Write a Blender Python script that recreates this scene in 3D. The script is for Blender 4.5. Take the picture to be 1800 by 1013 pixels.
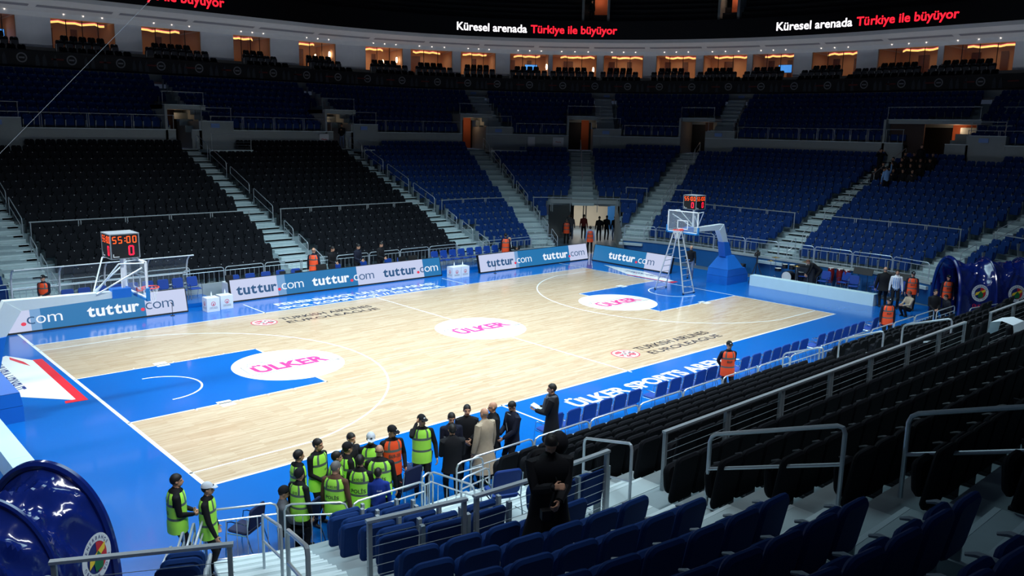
import bpy, bmesh, math, random
import numpy as np
from mathutils import Vector, Matrix
for _o in list(bpy.data.objects): bpy.data.objects.remove(_o)
SC = bpy.context.scene
COL = SC.collection
PI = math.pi
rnd = random.Random(7)

# ------------------------------------------------------------------ camera
# metres; x runs along the court (0..28), y across it (0..15), z up
CAM = Vector((-6.498, -16.834, 7.737))
AZ, EL, ROLL, FPX = 0.832824, -0.189814, 0.019325, 1461.05
fw = Vector((math.cos(EL)*math.cos(AZ), math.cos(EL)*math.sin(AZ), math.sin(EL)))
rt0 = Vector((math.sin(AZ), -math.cos(AZ), 0)); up0 = rt0.cross(fw)
rt = rt0*math.cos(ROLL) + up0*math.sin(ROLL)
up = -rt0*math.sin(ROLL) + up0*math.cos(ROLL)
cd = bpy.data.cameras.new('camera'); cam = bpy.data.objects.new('camera', cd); COL.objects.link(cam)
cd.sensor_width = 36; cd.lens = 36*FPX/1800; cd.clip_end = 500; cd.clip_start = .05
cam.matrix_world = Matrix(((rt.x, up.x, -fw.x, CAM.x), (rt.y, up.y, -fw.y, CAM.y), (rt.z, up.z, -fw.z, CAM.z), (0, 0, 0, 1)))
SC.camera = cam

# ------------------------------------------------------------------ world, lights, exposure
w = bpy.data.worlds.new('hall_air'); SC.world = w; w.use_nodes = True
w.node_tree.nodes['Background'].inputs[0].default_value = (.46, .62, 1, 1)
w.node_tree.nodes['Background'].inputs[1].default_value = .036
def area(name, loc, size, power, color=(1, 1, 1), spread=180, target=None):
    l = bpy.data.lights.new(name, 'AREA'); l.energy = power; l.color = color
    l.shape = 'RECTANGLE'; l.size, l.size_y = size; l.spread = math.radians(spread)
    o = bpy.data.objects.new(name, l); COL.objects.link(o); o.location = loc
    if target is not None:
        o.rotation_euler = (Vector(target)-Vector(loc)).to_track_quat('-Z', 'Y').to_euler()
    return o
area('court_floodlight', (10.5, 7.5, 20), (20, 10), 100, (.88, .95, 1), 62)
for _p, _t, _s, _e, _w in (((9, -11.5, 20), (9, 2.5, 0), (30, 2), 2300, 84), ((12, 28, 21), (11, 9, 0), (22, 2), 450, 50), ((-12, 7.5, 21), (12, 7.5, 0), (2, 14), 1050, 58), ((40, 7.5, 21), (20, 7.5, 0), (2, 14), 380, 50)):
    area('catwalk_floodlight', _p, _s, _e, (.88, .95, 1), _w, _t)
area('hall_light', (14, 7.5, 24), (26, 16), 4500, (.60, .88, 1), 98)
vs = SC.view_settings
SC.display_settings.display_device = 'sRGB'
vs.view_transform = 'Standard'; vs.look = 'None'; vs.gamma = 1; vs.use_curve_mapping = False
vs.exposure = 0.0

# ------------------------------------------------------------------ helpers
def lin(c):
    return tuple(((v/255+.055)/1.055)**2.4 if v > 10 else v/255/12.92 for v in c)
MATS = {}
def mat(name, rgb, rough=.5, metal=0., var=.06, scale=20., emit=0., coat=0., alpha=None, spec=.5, bump=0., dark=False):
    if name in MATS: return MATS[name]
    m = bpy.data.materials.new(name); m.use_nodes = True; nt = m.node_tree
    b = nt.nodes['Principled BSDF']; c = lin(rgb)
    b.inputs['Roughness'].default_value = rough; b.inputs['Metallic'].default_value = metal
    b.inputs['Coat Weight'].default_value = coat; b.inputs['Specular IOR Level'].default_value = spec
    if var or bump:
        tc = nt.nodes.new('ShaderNodeTexCoord'); nz = nt.nodes.new('ShaderNodeTexNoise')
        nz.inputs['Scale'].default_value = scale; nz.inputs['Detail'].default_value = 3
        nt.links.new(tc.outputs['Object'], nz.inputs['Vector'])
        mx = nt.nodes.new('ShaderNodeMix'); mx.data_type = 'RGBA'
        mx.inputs[6].default_value = (*[x*(1-var) for x in c], 1); mx.inputs[7].default_value = (*[min(1, x*(1+var)) for x in c], 1)
        nt.links.new(nz.outputs['Fac'], mx.inputs[0]); nt.links.new(mx.outputs[2], b.inputs['Base Color'])
        if bump:
            bp = nt.nodes.new('ShaderNodeBump'); bp.inputs['Strength'].default_value = bump; bp.inputs['Distance'].default_value = .02
            nt.links.new(nz.outputs['Fac'], bp.inputs['Height']); nt.links.new(bp.outputs['Normal'], b.inputs['Normal'])
        if emit: nt.links.new(mx.outputs[2], b.inputs['Emission Color'])
    else:
        b.inputs['Base Color'].default_value = (*c, 1); b.inputs['Emission Color'].default_value = (*c, 1)
    b.inputs['Emission Strength'].default_value = emit
    if dark: b.inputs['Base Color'].default_value = (*[x*.06 for x in c], 1)
    if alpha is not None: b.inputs['Alpha'].default_value = alpha
    MATS[name] = m; return m

class MB:
    """collects shapes, links them as one mesh object"""
    def __init__(s): s.v = []; s.f = []; s.m = []; s.cur = 0; s.mats = []
    def use(s, m):
        if m not in s.mats: s.mats.append(m)
        s.cur = s.mats.index(m); return s
    def add(s, vs, fs):
        n = len(s.v); s.v += [tuple(x) for x in vs]
        for f in fs: s.f.append(tuple(i+n for i in f)); s.m.append(s.cur)
        return s
    def box(s, c, d, M=None):
        x, y, z = d[0]/2, d[1]/2, d[2]/2
        vs = [Vector((a*x, b*y, e*z)) for a in (-1, 1) for b in (-1, 1) for e in (-1, 1)]
        if M is not None: vs = [M @ q for q in vs]
        return s.add([q+Vector(c) for q in vs], [(0, 1, 3, 2), (4, 6, 7, 5), (0, 4, 5, 1), (2, 3, 7, 6), (0, 2, 6, 4), (1, 5, 7, 3)])
    def hexa(s, p):       # 8 points: bottom loop, top loop
        return s.add(p, [(3, 2, 1, 0), (4, 5, 6, 7), (0, 1, 5, 4), (1, 2, 6, 5), (2, 3, 7, 6), (3, 0, 4, 7)])
    def quad(s, a, b, c, d): return s.add([a, b, c, d], [(0, 1, 2, 3)])
    def poly(s, pts): return s.add(pts, [tuple(range(len(pts)))])
    def tube(s, pts, r, n=8, closed=False, cap=True):
        pts = [Vector(p) for p in pts]; N = len(pts); rs = r if isinstance(r, (list, tuple)) else [r]*N
        base = len(s.v); prev = None; vs = []
        for i, p in enumerate(pts):
            if closed: t = pts[(i+1) % N]-pts[i-1]
            else: t = pts[min(i+1, N-1)]-pts[max(i-1, 0)]
            if t.length < 1e-9: t = Vector((0, 0, 1))
            t.normalize()
            if prev is None:
                a = t.orthogonal().normalized()
            else:
                a = prev - t*prev.dot(t); a = a.normalized() if a.length > 1e-6 else t.orthogonal().normalized()
            prev = a; b = t.cross(a)
            for k in range(n):
                th = 2*PI*k/n; vs.append(p+(a*math.cos(th)+b*math.sin(th))*rs[i])
        fs = []
        for i in range(N if closed else N-1):
            j = (i+1) % N
            for k in range(n): fs.append((i*n+k, i*n+(k+1) % n, j*n+(k+1) % n, j*n+k))
        if cap and not closed: fs += [tuple(range(n))[::-1], tuple((N-1)*n+k for k in range(n))]
        return s.add(vs, fs)
    def loft(s, rings, cap=True, closed=True):
        n = len(rings[0]); vs = [p for r in rings for p in r]; fs = []
        for i in range(len(rings)-1):
            for k in range(n if closed else n-1): fs.append((i*n+k, i*n+(k+1) % n, (i+1)*n+(k+1) % n, (i+1)*n+k))
        if cap: fs += [tuple(range(n))[::-1], tuple((len(rings)-1)*n+k for k in range(n))]
        return s.add(vs, fs)
    def lathe(s, prof, c=(0, 0, 0), n=20, axis='z'):
        rings = []
        for r, h in prof:
            rg = []
            for k in range(n):
                a = 2*PI*k/n; x, y = r*math.cos(a), r*math.sin(a)
                rg.append(Vector(c)+(Vector((x, y, h)) if axis == 'z' else Vector((x, -h, y)) if axis == 'y' else Vector((h, x, y))))
            rings.append(rg)
        return s.loft(rings)
    def ball(s, c, r, M=None, nu=12, nv=8):
        r = r if isinstance(r, (tuple, list)) else (r, r, r); rings = []
        for i in range(1, nv):
            ph = PI*i/nv-PI/2; rg = []
            for k in range(nu):
                a = 2*PI*k/nu; q = Vector((r[0]*math.cos(ph)*math.cos(a), r[1]*math.cos(ph)*math.sin(a), r[2]*math.sin(ph)))
                if M is not None: q = M @ q
                rg.append(Vector(c)+q)
            rings.append(rg)
        return s.loft(rings)
    def slab(s, w, h, t, r, M, n=4, bev=None):
        """rounded-corner pillow slab in local xz, thickness along y; M places it"""
        bev = bev if bev is not None else t*.4
        def ring(ins, y):
            pts = []; rr = max(r-ins, .004); a, b = w/2-ins-rr, h/2-ins-rr
            for qx, qz, a0 in ((1, 1, 0), (-1, 1, PI/2), (-1, -1, PI), (1, -1, 1.5*PI)):
                for k in range(n+1):
                    th = a0+PI/2*k/n; pts.append(M @ Vector((qx*a+rr*math.cos(th), y, qz*b+rr*math.sin(th))))
            return pts
        return s.loft([ring(bev, -t/2), ring(0, -t/2+bev), ring(0, t/2-bev), ring(bev, t/2)])
    def text(s, body, M, size=1., off=0., width=None, height=None, anchor='l'):
        P, F = text_mesh(body, off); P = P*size
        x0, x1 = P[:, 0].min(), P[:, 0].max(); P[:, 0] -= x0
        if width: P[:, 0] *= width/(x1-x0)
        if height: P[:, 1] *= height/(P[:, 1].max()-min(0, P[:, 1].min()))
        if anchor == 'c': P[:, 0] -= P[:, 0].max()/2
        return s.add([M(x, y) if callable(M) else M @ Vector((x, y, 0)) for x, y in P], F)
    def build(s, name, m=None, parent=None, smooth=True, angle=35):
        me = bpy.data.meshes.new(name)
        me.from_pydata([tuple(p) for p in s.v], [], s.f)
        ms = s.mats if s.mats else [m]
        if m is not None and s.mats and m not in s.mats: pass
        for q in ms: me.materials.append(q)
        if len(ms) > 1: me.polygons.foreach_set('material_index', s.m)
        if smooth:
            me.shade_smooth(); me.set_sharp_from_angle(angle=math.radians(angle))
        me.update()
        o = bpy.data.objects.new(name, me); COL.objects.link(o)
        if parent is not None: o.parent = parent
        return o
_TM = {}
def text_mesh(body, off=0.):
    k = (body, off)
    if k not in _TM:
        cu = bpy.data.curves.new('lettering', 'FONT'); cu.body = body; cu.size = 1; cu.offset = off; cu.resolution_u = 3
        ob = bpy.data.objects.new('lettering', cu); COL.objects.link(ob)
        dg = bpy.context.evaluated_depsgraph_get(); me = bpy.data.meshes.new_from_object(ob.evaluated_get(dg))
        P = np.array([v.co[:2] for v in me.vertices]); F = [tuple(p.vertices) for p in me.polygons]
        bpy.data.objects.remove(ob); bpy.data.curves.remove(cu); bpy.data.meshes.remove(me)
        _TM[k] = (P, F)
    P, F = _TM[k]; return P.copy(), F
def tag(o, label, cat, group=None):
    o['label'] = label; o['category'] = cat
    if group: o['group'] = group
    return o
def thing(name, label, cat, loc=(0, 0, 0), rz=0., group=None):
    o = bpy.data.objects.new(name, None); COL.objects.link(o); o.empty_display_size = .2
    o.location = loc; o.rotation_euler = (0, 0, rz); return tag(o, label, cat, group)
def struct(o): o['kind'] = 'structure'; return o
def dup(root, loc, rz, label, group=None):
    r = root.copy(); COL.objects.link(r); r.location = loc; r.rotation_euler = (0, 0, rz); r['label'] = label
    if group: r['group'] = group
    for ch in root.children:
        c = ch.copy(); COL.objects.link(c); c.parent = r
        for g in ch.children:
            e = g.copy(); COL.objects.link(e); e.parent = c
    return r
def T(x=0, y=0, z=0): return Matrix.Translation((x, y, z))
def RZ(a): return Matrix.Rotation(a, 4, 'Z')
def RX(a): return Matrix.Rotation(a, 4, 'X')
def RY(a): return Matrix.Rotation(a, 4, 'Y')
ORD = ['first', 'second', 'third', 'fourth', 'fifth', 'sixth', 'seventh', 'eighth', 'ninth', 'tenth', 'eleventh', 'twelfth', 'thirteenth', 'fourteenth', 'fifteenth', 'sixteenth', 'seventeenth', 'eighteenth', 'nineteenth', 'twentieth']
def nth(i):
    if i < 20: return ORD[i]
    tens = ['twenty', 'thirty', 'forty', 'fifty', 'sixty', 'seventy'][(i+1)//10-2]; k = (i+1) % 10
    return (tens[:-1]+'ieth') if k == 0 else tens+'-'+ORD[k-1]

# the bowl plan: rounded rectangle; tau runs clockwise along the ring, d is the offset outward of the cross-aisle railing
R0 = 11.
def ring(tau):
    """centre, outward normal and tangent (towards growing tau)"""
    q = R0*PI/2
    if tau < 1.2:
        a = PI/2-(tau-1.2)/R0; return Vector((1.2, 13.5, 0)), Vector((math.cos(a), math.sin(a), 0))
    if tau < 26.8: return Vector((tau, 13.5, 0)), Vector((0, 1, 0))
    t = tau-26.8
    if t < q: a = PI/2-t/R0; return Vector((26.8, 13.5, 0)), Vector((math.cos(a), math.sin(a), 0))
    t -= q
    if t < 12: return Vector((26.8, 13.5-t, 0)), Vector((1, 0, 0))
    t -= 12
    if t < q: a = -t/R0; return Vector((26.8, 1.5, 0)), Vector((math.cos(a), math.sin(a), 0))
    t -= q
    if t < 25.6: return Vector((26.8-t, 1.5, 0)), Vector((0, -1, 0))
    t -= 25.6
    a = -PI/2-t/R0; return Vector((1.2, 1.5, 0)), Vector((math.cos(a), math.sin(a), 0))
def RP(tau, d, z=0.):
    c, n = ring(tau); p = c+n*(R0+d); p.z = z; return p
def taus(t0, t1, step=1.2):
    k = max(1, int(math.ceil((t1-t0)/step))); return [t0+(t1-t0)*i/k for i in range(k+1)]
def strip(mb, t0, t1, prof, step=1.2):
    """sweep a profile [(d,z)...] along the ring"""
    if max(q for q, _ in prof) > 10: step = min(step, .35)
    ts = taus(t0, t1, step); n = len(prof)
    vs = [RP(t, d, z) for t in ts for d, z in prof]; fs = []
    for i in range(len(ts)-1):
        for k in range(n-1): fs.append((i*n+k, i*n+k+1, (i+1)*n+k+1, (i+1)*n+k))
    mb.add(vs, fs)
def face_rz(tau):
    """rotation of a thing whose local +y looks to the court"""
    c, n = ring(tau); return math.atan2(-n.y, -n.x)-PI/2
def see(p, m=0.):
    q = Vector(p)-CAM; z = q.dot(fw)
    if z < .3: return None
    u, v = 900+FPX*q.dot(rt)/z, 506.5-FPX*q.dot(up)/z
    return (u, v, q.length) if -m < u < 1800+m and -m < v < 1013+m else None
# ------------------------------------------------------------------ materials
def floor_mat(name, rgb, rough=.12, var=.05):
    m = mat(name, rgb, rough=rough, var=var, scale=1.2, coat=.25, spec=.4)
    m.node_tree.nodes['Principled BSDF'].inputs['Coat Roughness'].default_value = .06
    return m
M_APRON = floor_mat('blue_floor_paint', (6, 98, 182), .2)
M_KEY = floor_mat('blue_key_paint', (5, 94, 178), .2)
M_LINE = floor_mat('white_floor_paint', (240, 242, 240), .2)
M_PINK = floor_mat('pink_floor_paint', (232, 74, 146), .2)
M_ROSE = floor_mat('rose_floor_paint', (214, 100, 112), .2)
M_DARKINK = floor_mat('dark_floor_paint', (62, 56, 60), .2)
M_REDINK = floor_mat('red_floor_paint', (228, 50, 62), .2)
M_NAVYINK = floor_mat('navy_floor_paint', (40, 60, 130), .2)
M_SLAB = mat('slab_floor', (92, 108, 122), .45, var=.12, scale=3)
def wood_mat():
    m = bpy.data.materials.new('maple_planks'); m.use_nodes = True; nt = m.node_tree; b = nt.nodes['Principled BSDF']
    tc = nt.nodes.new('ShaderNodeTexCoord'); br = nt.nodes.new('ShaderNodeTexBrick'); nz = nt.nodes.new('ShaderNodeTexNoise')
    mp = nt.nodes.new('ShaderNodeMapping'); mp.inputs['Scale'].default_value = (1.2, 26, 1)
    br.inputs['Scale'].default_value = 1; br.inputs['Brick Width'].default_value = 1.25; br.inputs['Row Height'].default_value = .072
    br.inputs['Mortar Size'].default_value = .0012; br.offset = .37
    br.inputs['Color1'].default_value = (*lin((214, 193, 166)), 1); br.inputs['Color2'].default_value = (*lin((196, 169, 138)), 1)
    br.inputs['Mortar'].default_value = (*lin((160, 122, 84)), 1)
    nz.inputs['Scale'].default_value = 1.6; nz.inputs['Detail'].default_value = 5
    nt.links.new(tc.outputs['Object'], br.inputs['Vector']); nt.links.new(tc.outputs['Object'], mp.inputs['Vector']); nt.links.new(mp.outputs['Vector'], nz.inputs['Vector'])
    mx = nt.nodes.new('ShaderNodeMix'); mx.data_type = 'RGBA'; mx.blend_type = 'MULTIPLY'
    cr = nt.nodes.new('ShaderNodeValToRGB'); cr.color_ramp.elements[0].position = .3; cr.color_ramp.elements[0].color = (.72, .66, .6, 1)
    cr.color_ramp.elements[1].position = .62; cr.color_ramp.elements[1].color = (1, 1, 1, 1)
    nt.links.new(nz.outputs['Fac'], cr.inputs[0]); mx.inputs[0].default_value = .8
    nt.links.new(br.outputs['Color'], mx.inputs[6]); nt.links.new(cr.outputs[0], mx.inputs[7]); nt.links.new(mx.outputs[2], b.inputs['Base Color'])
    b.inputs['Roughness'].default_value = .22; b.inputs['Coat Weight'].default_value = .3; b.inputs['Coat Roughness'].default_value = .08
    return m
M_WOOD = wood_mat()
M_CONC = mat('terrace_concrete', (140, 158, 164), .7, var=.1, scale=4)
M_STEP = mat('stair_concrete', (176, 194, 198), .65, var=.08, scale=5)
M_NOSE = mat('stair_nosing', (205, 222, 226), .5, var=.04)
M_WALL = mat('wall_concrete', (158, 168, 170), .75, var=.08, scale=3)
M_BLUEWALL = mat('blue_board', (20, 88, 150), .5, var=.08, scale=3)
M_STEEL = mat('brushed_steel', (196, 206, 214), .3, metal=.45, var=.06)
M_STEELD = mat('dull_steel', (164, 172, 178), .4, metal=.35, var=.06)
M_BLUESEAT = mat('blue_seat_fabric', (5, 49, 110), .75, var=.12, scale=40, spec=.25)
M_BLACKSEAT = mat('black_seat_fabric', (14, 17, 24), .8, var=.15, scale=40, spec=.2)
M_SEATGREY = mat('grey_seat_metal', (150, 164, 172), .45, metal=.3, var=.06)
M_SEATDARK = mat('dark_seat_metal', (34, 38, 46), .5, var=.06)
M_BLACK = mat('black_plastic', (14, 15, 18), .5, var=.1)
M_WHITE = mat('white_paint', (225, 230, 234), .45, var=.04)
M_ORANGEWALL = mat('orange_wall', (196, 104, 62), .7, var=.06, scale=3)
M_ROOMD = mat('dark_portal_wall', (60, 40, 34), .6, var=.1)
M_GLASS = mat('clear_glass', (200, 215, 225), .05, var=0, alpha=.13)

# ------------------------------------------------------------------ floor and court markings
f = MB()
f.use(M_SLAB); f.quad((-20, -16, -.004), (52, -16, -.004), (52, 34, -.004), (-20, 34, -.004))
f.use(M_APRON); f.quad((-4.2, -4.55, 0), (33.2, -4.55, 0), (33.2, 19.3, 0), (-4.2, 19.3, 0))
f.use(M_WOOD); f.quad((0, 0, .002), (28, 0, .002), (28, 15, .002), (0, 15, .002))
f.use(M_KEY)
for s in (0, 1):
    a, b = (0, 5.8) if s == 0 else (22.2, 28)
    f.quad((a, 5.05, .0035), (b, 5.05, .0035), (b, 9.95, .0035), (a, 9.95, .0035))
f.use(M_LINE)
LW = .06
def fl(x0, y0, x1, y1, w=LW, z=.005):
    a, b = Vector((x0, y0, z)), Vector((x1, y1, z)); n = (b-a).normalized().cross(Vector((0, 0, 1)))*w/2; t = (b-a).normalized()*w/2
    f.quad(a-t+n, a-t-n, b+t-n, b+t+n)
def farc(cx, cy, r, a0, a1, w=LW, z=.005, n=48):
    for i in range(n):
        p, q = a0+(a1-a0)*i/n, a0+(a1-a0)*(i+1)/n
        f.quad(*[(cx+R*math.cos(t), cy+R*math.sin(t), z) for R, t in ((r-w/2, p), (r+w/2, p), (r+w/2, q), (r-w/2, q))])
def disc(cx, cy, r, z, n=64): f.poly([(cx+r*math.cos(2*PI*k/n), cy+r*math.sin(2*PI*k/n), z) for k in range(n)])
fl(0, 0, 28, 0, .08); fl(0, 15, 28, 15); fl(0, 0, 0, 17, .1); fl(28, 0, 28, 17)
fl(14, -.15, 14, 15.15)
for x in (8.6, 19.4): fl(x, 15, x, 17.05)
fl(8.5, -1.7, 8.5, 0); fl(19.5, -.15, 19.5, 0)
disc(14, 7.5, 1.8, .004)
for s in (0, 1):
    X = (lambda x: x) if s == 0 else (lambda x: 28-x)
    fl(X(0), 5.05, X(5.8), 5.05); fl(X(0), 9.95, X(5.8), 9.95); fl(X(5.8), 5.05, X(5.8), 9.95)
    disc(X(5.8), 7.5, 1.8, .0045)
    bx = X(1.575); th = math.asin(6.6/6.75)
    if s == 0: farc(bx, 7.5, 6.75, -th, th, n=80); farc(bx, 7.5, 1.25, -PI/2, PI/2)
    else: farc(bx, 7.5, 6.75, PI-th, PI+th, n=80); farc(bx, 7.5, 1.25, PI/2, 1.5*PI)
    e = 1.575+6.75*math.cos(th)
    for y in (.9, 14.1): fl(X(0), y, X(e), y)
    for q in (1.75, 2.6, 3.0, 3.85, 4.7):
        for y, dy in ((5.05, -.1), (9.95, .1)): fl(X(q), y, X(q), y+dy, .05 if q not in (2.6,) else .4)
FLOOR = struct(f.build('floor', smooth=False))
def floor_text(body, x, y, wd, ht, m, off=.0, rz=0., name='floor_lettering', shear=0.):
    b = MB(); Mx = T(x, y, .0075) @ RZ(rz)
    b.use(m); b.text(body, lambda u, v: Mx @ Vector((u+v*shear, v, 0)), width=wd, height=ht, off=off)
    return b.build(name, parent=FLOOR, smooth=False)
for cx in (5.8, 14, 22.2):
    b = MB(); b.use(M_PINK); b.text('ÜLKER', lambda u, v, cx=cx: Vector((cx-1.22+u, 7.16+v, .0078)), width=2.55, height=.9, off=.045)
    b.build('floor_lettering', parent=FLOOR, smooth=False)
    b = MB(); b.use(M_DARKINK)
    o = [(-1.5, -.5), (1.66, -.5), (1.4, -.42), (1.42, .52), (-.55, .52), (-.62, .74), (-1.1, .74), (-1.2, .5), (-1.42, .5)]
    b.tube([(cx+p, 7.5+q, .006) for p, q in o], .008, n=4, closed=True); b.build('logo_outline', parent=FLOOR)
for (lx, ly, tx, t1, e1) in ((7.8, 13.42, 8.55, 13.35, 12.75), (15.57, 1.42, 16.35, 1.38, .78)):
    floor_text('TURKISH AIRLINES', tx, t1, 4.25, .40, M_DARKINK, .012)
    floor_text('EUROLEAGUE', tx, e1, 4.25, .36, M_DARKINK, .008)
    b = MB()
    def D(r, z, m, cx=lx, cy=ly):
        b.use(m); b.poly([(cx+r*math.cos(2*PI*k/40), cy+r*math.sin(2*PI*k/40), z) for k in range(40)])
    D(.52, .0072, M_ROSE); D(.46, .0076, M_LINE); D(.38, .008, M_ROSE)
    b.use(M_LINE)
    for pts in ([(-.4, .08), (-.1, .06), (.12, .2), (.1, .4)], [(-.3, -.28), (-.08, -.02), (.2, .02), (.38, -.1)], [(.12, .18), (.3, .05), (.36, -.14)], [(-.02, -.02), (-.02, -.22), (.1, -.38)]):
        P = [Vector((lx+p, ly+q, .0086)) for p, q in pts]
        for i in range(len(P)-1):
            n = (P[i+1]-P[i]).normalized().cross(Vector((0, 0, 1)))*.045; t = (P[i+1]-P[i]).normalized()*.03
            b.quad(P[i]-t+n, P[i]-t-n, P[i+1]+t-n, P[i+1]+t+n)
    b.build('floor_emblem', parent=FLOOR, smooth=False)
floor_text('FENERBAHÇE ULUSLARARASI', 9.65, 15.95, 8.5, .60, M_LINE, .03)
floor_text('SPOR KOMPLEKSİ // İSTANBUL', 9.45, 15.22, 8.75, .58, M_LINE, .03)
floor_text('ÜLKER SPORTS ARENA', 10.1, -1.5, 8.1, .78, M_LINE, .035)
b = MB(); b.use(M_LINE)
b.poly([(-.45, 13.0, .006), (-1.0, 14.1, .006), (-1.9, 13.4, .006), (-1.9, 9.4, .006), (-.5, 7.85, .006)])
b.poly([(29.72, 15.05, .006), (28.32, 12.05, .006), (28.36, 9.4, .006), (28.8, 9.3, .006), (29.85, 12.3, .006)])
b.use(M_REDINK)
b.poly([(-.18, 13.0, .007), (-.45, 13.05, .007), (-.5, 7.95, .007), (-.78, 7.95, .007), (-.82, 7.72, .007), (-.24, 7.68, .007)])
b.poly([(28.22, 12.1, .007), (28.38, 12.1, .007), (28.4, 9.3, .007), (28.8, 9.2, .007), (28.75, 9.0, .007), (28.24, 9.0, .007)])
b.poly([(-.95, 13.85, .0075), (-.72, 13.0, .0075), (-.66, 12.3, .0075), (-.85, 12.9, .0075), (-1.0, 13.5, .0075)])
b.use(M_NAVYINK)
Mb = T(-1.78, 9.6, .0085) @ RZ(PI/2)
b.text('TURKISH AIRLINES', lambda u, v: Mb @ Vector((u+v*.5, -v+.0, 0)), width=3.6, height=.5, off=.02)
Mc = T(29.0, 13.1, .0085) @ RZ(-PI/2)
b.text('TURKISH AIRLINES', lambda u, v: Mc @ Vector((u+v*.35, v, 0)), width=2.9, height=.36, off=.015)
b.build('floor_banner', parent=FLOOR, smooth=False)

# ------------------------------------------------------------------ the bowl
AISLES = [1.4, 13.35, 24.2, 31.1, 35.4, 39.8, 50.7, 59.9, 75.96, 84.26, 98.41, 102.6]
NEARLOW = 97.16          # the lower flight of the near aisle stands a little further right
AW = 1.5
ENT, TUNR, TUNL = 35.4, 64.72, 107.6
JN, JD, JR = 12, .87, .316                    # fixed rows: count, depth, rise
LD = JN*JD; LZ = 2.3+JN*JR                    # the concourse at the top of the lower bowl
def dk(k): return -4.9+.7*k
def zk(k): return .45+.28*k
def dj(j): return JD*j
def zj(j): return 2.3+JR*j
def cut(t, off, d): return t+R0*math.asin(max(-1, min(1, off/(R0+d))))
mb = MB(); mb.use(M_CONC)
EW = 2.35
for k in range(7):
    d0, z = dk(k), zk(k); pz = z-.28 if k else 0
    for t0, t1 in ((-9, cut(ENT, -EW, d0)), (cut(ENT, EW, d0), cut(TUNR, -2.3, d0)) if k >= 2 else None, (cut(TUNR, 5.2, d0), 97.6), (99.0, 104.4 if k >= 4 else 103.35)) if k >= 2 else ((-9, cut(ENT, -EW, d0)), (71.5, 97.6), (99.0, 103.35)):
        strip(mb, t0, t1, [(d0, 0 if k == 0 or (k == 2 and 36 < t0 < 60) else pz), (d0, z), (d0+.7, z)])
LOWER = struct(mb.build('terrace_lower', smooth=False))
mb = MB(); mb.use(M_CONC)
for j in range(JN):
    d0, z = dj(j), zj(j)
    for t0, t1 in ((-9, ENT-2.6), (ENT+2.6, 106.5)) if j < 2 else ((-9, 106.5),):
        strip(mb, t0, t1, [(d0, z-(.17+.02 if j == 0 else JR)), (d0, z), (d0+JD, z)])
strip(mb, -9, 106.5, [(LD, LZ-JR), (LD, LZ), (LD+1.2, LZ)])
struct(mb.build('terrace_upper', smooth=False))
# wedge floor between the two blocks at the near corner
mb = MB(); mb.use(M_STEP)
for k in range(7): strip(mb, 97.2, 99.3, [(dk(k), zk(k)-.28), (dk(k), zk(k)-.004), (dk(k)+.7, zk(k)-.004)])
struct(mb.build('terrace_wedge', smooth=False))
# stairs in the aisles
def stair(ta, low=True, up=True):
    c, n = ring(ta); t = Vector((n.y, -n.x, 0)); mb = MB()
    def stp(d0, d1, z0, z1, wd=AW):
        P = lambda a, d, z: c+n*(R0+d)+t*a+Vector((0, 0, z))
        a = wd/2; mb.use(M_STEP)
        mb.hexa([P(-a, d0, z0), P(-a, d1, z0), P(a, d1, z0), P(a, d0, z0), P(-a, d0, z1), P(-a, d1, z1), P(a, d1, z1), P(a, d0, z1)])
        mb.use(M_NOSE); e = .004
        mb.hexa([P(-a, d0-e, z1-.03), P(-a, d0+.06, z1-.03), P(a, d0+.06, z1-.03), P(a, d0-e, z1-.03), P(-a, d0-e, z1+e), P(-a, d0+.06, z1+e), P(a, d0+.06, z1+e), P(a, d0-e, z1+e)])
    if low:
        ks = range(2 if 36 < ta < 66 else 0, 7)
        for k in ks:
            stp(dk(k)-.32, dk(k)+.02, max(0, zk(k)-.29), zk(k)-.14)
            stp(dk(k)+.0, dk(k)+.4, zk(k)-.1, zk(k)+.008)
    for j in range(JN+1 if up else 0):
        if low or j >= 2 or ta != ENT:
            stp(dj(j)-.40, dj(j)+.02, zj(j)-JR-.01, zj(j)-JR/2); stp(dj(j), dj(j)+.5, zj(j)-.1, zj(j)+.008)
    return struct(mb.build('stair', smooth=False))
for ta in AISLES: stair(ta, low=ta != ENT and ta != 98.41, up=True)
stair(NEARLOW, True, False)
# front walls
mb = MB(); mb.use(M_WALL); strip(mb, -9, cut(ENT, -EW, -5), [(-5.0, 0), (-5.0, .62), (-4.9, .62), (-4.9, .3)])
struct(mb.build('wall_far_front', smooth=False))
mb = MB(); mb.use(M_BLUEWALL); t0, t1 = cut(ENT, EW, -3.6), cut(TUNR, -2.3, -3.6)
strip(mb, t0, t1, [(-3.62, 0), (-3.62, .98)]); mb.use(M_WALL); strip(mb, t0, t1, [(-3.66, .98), (-3.66, 1.1), (-3.4, 1.1), (-3.4, .9)])
struct(mb.build('wall_right_front', smooth=False))

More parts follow.
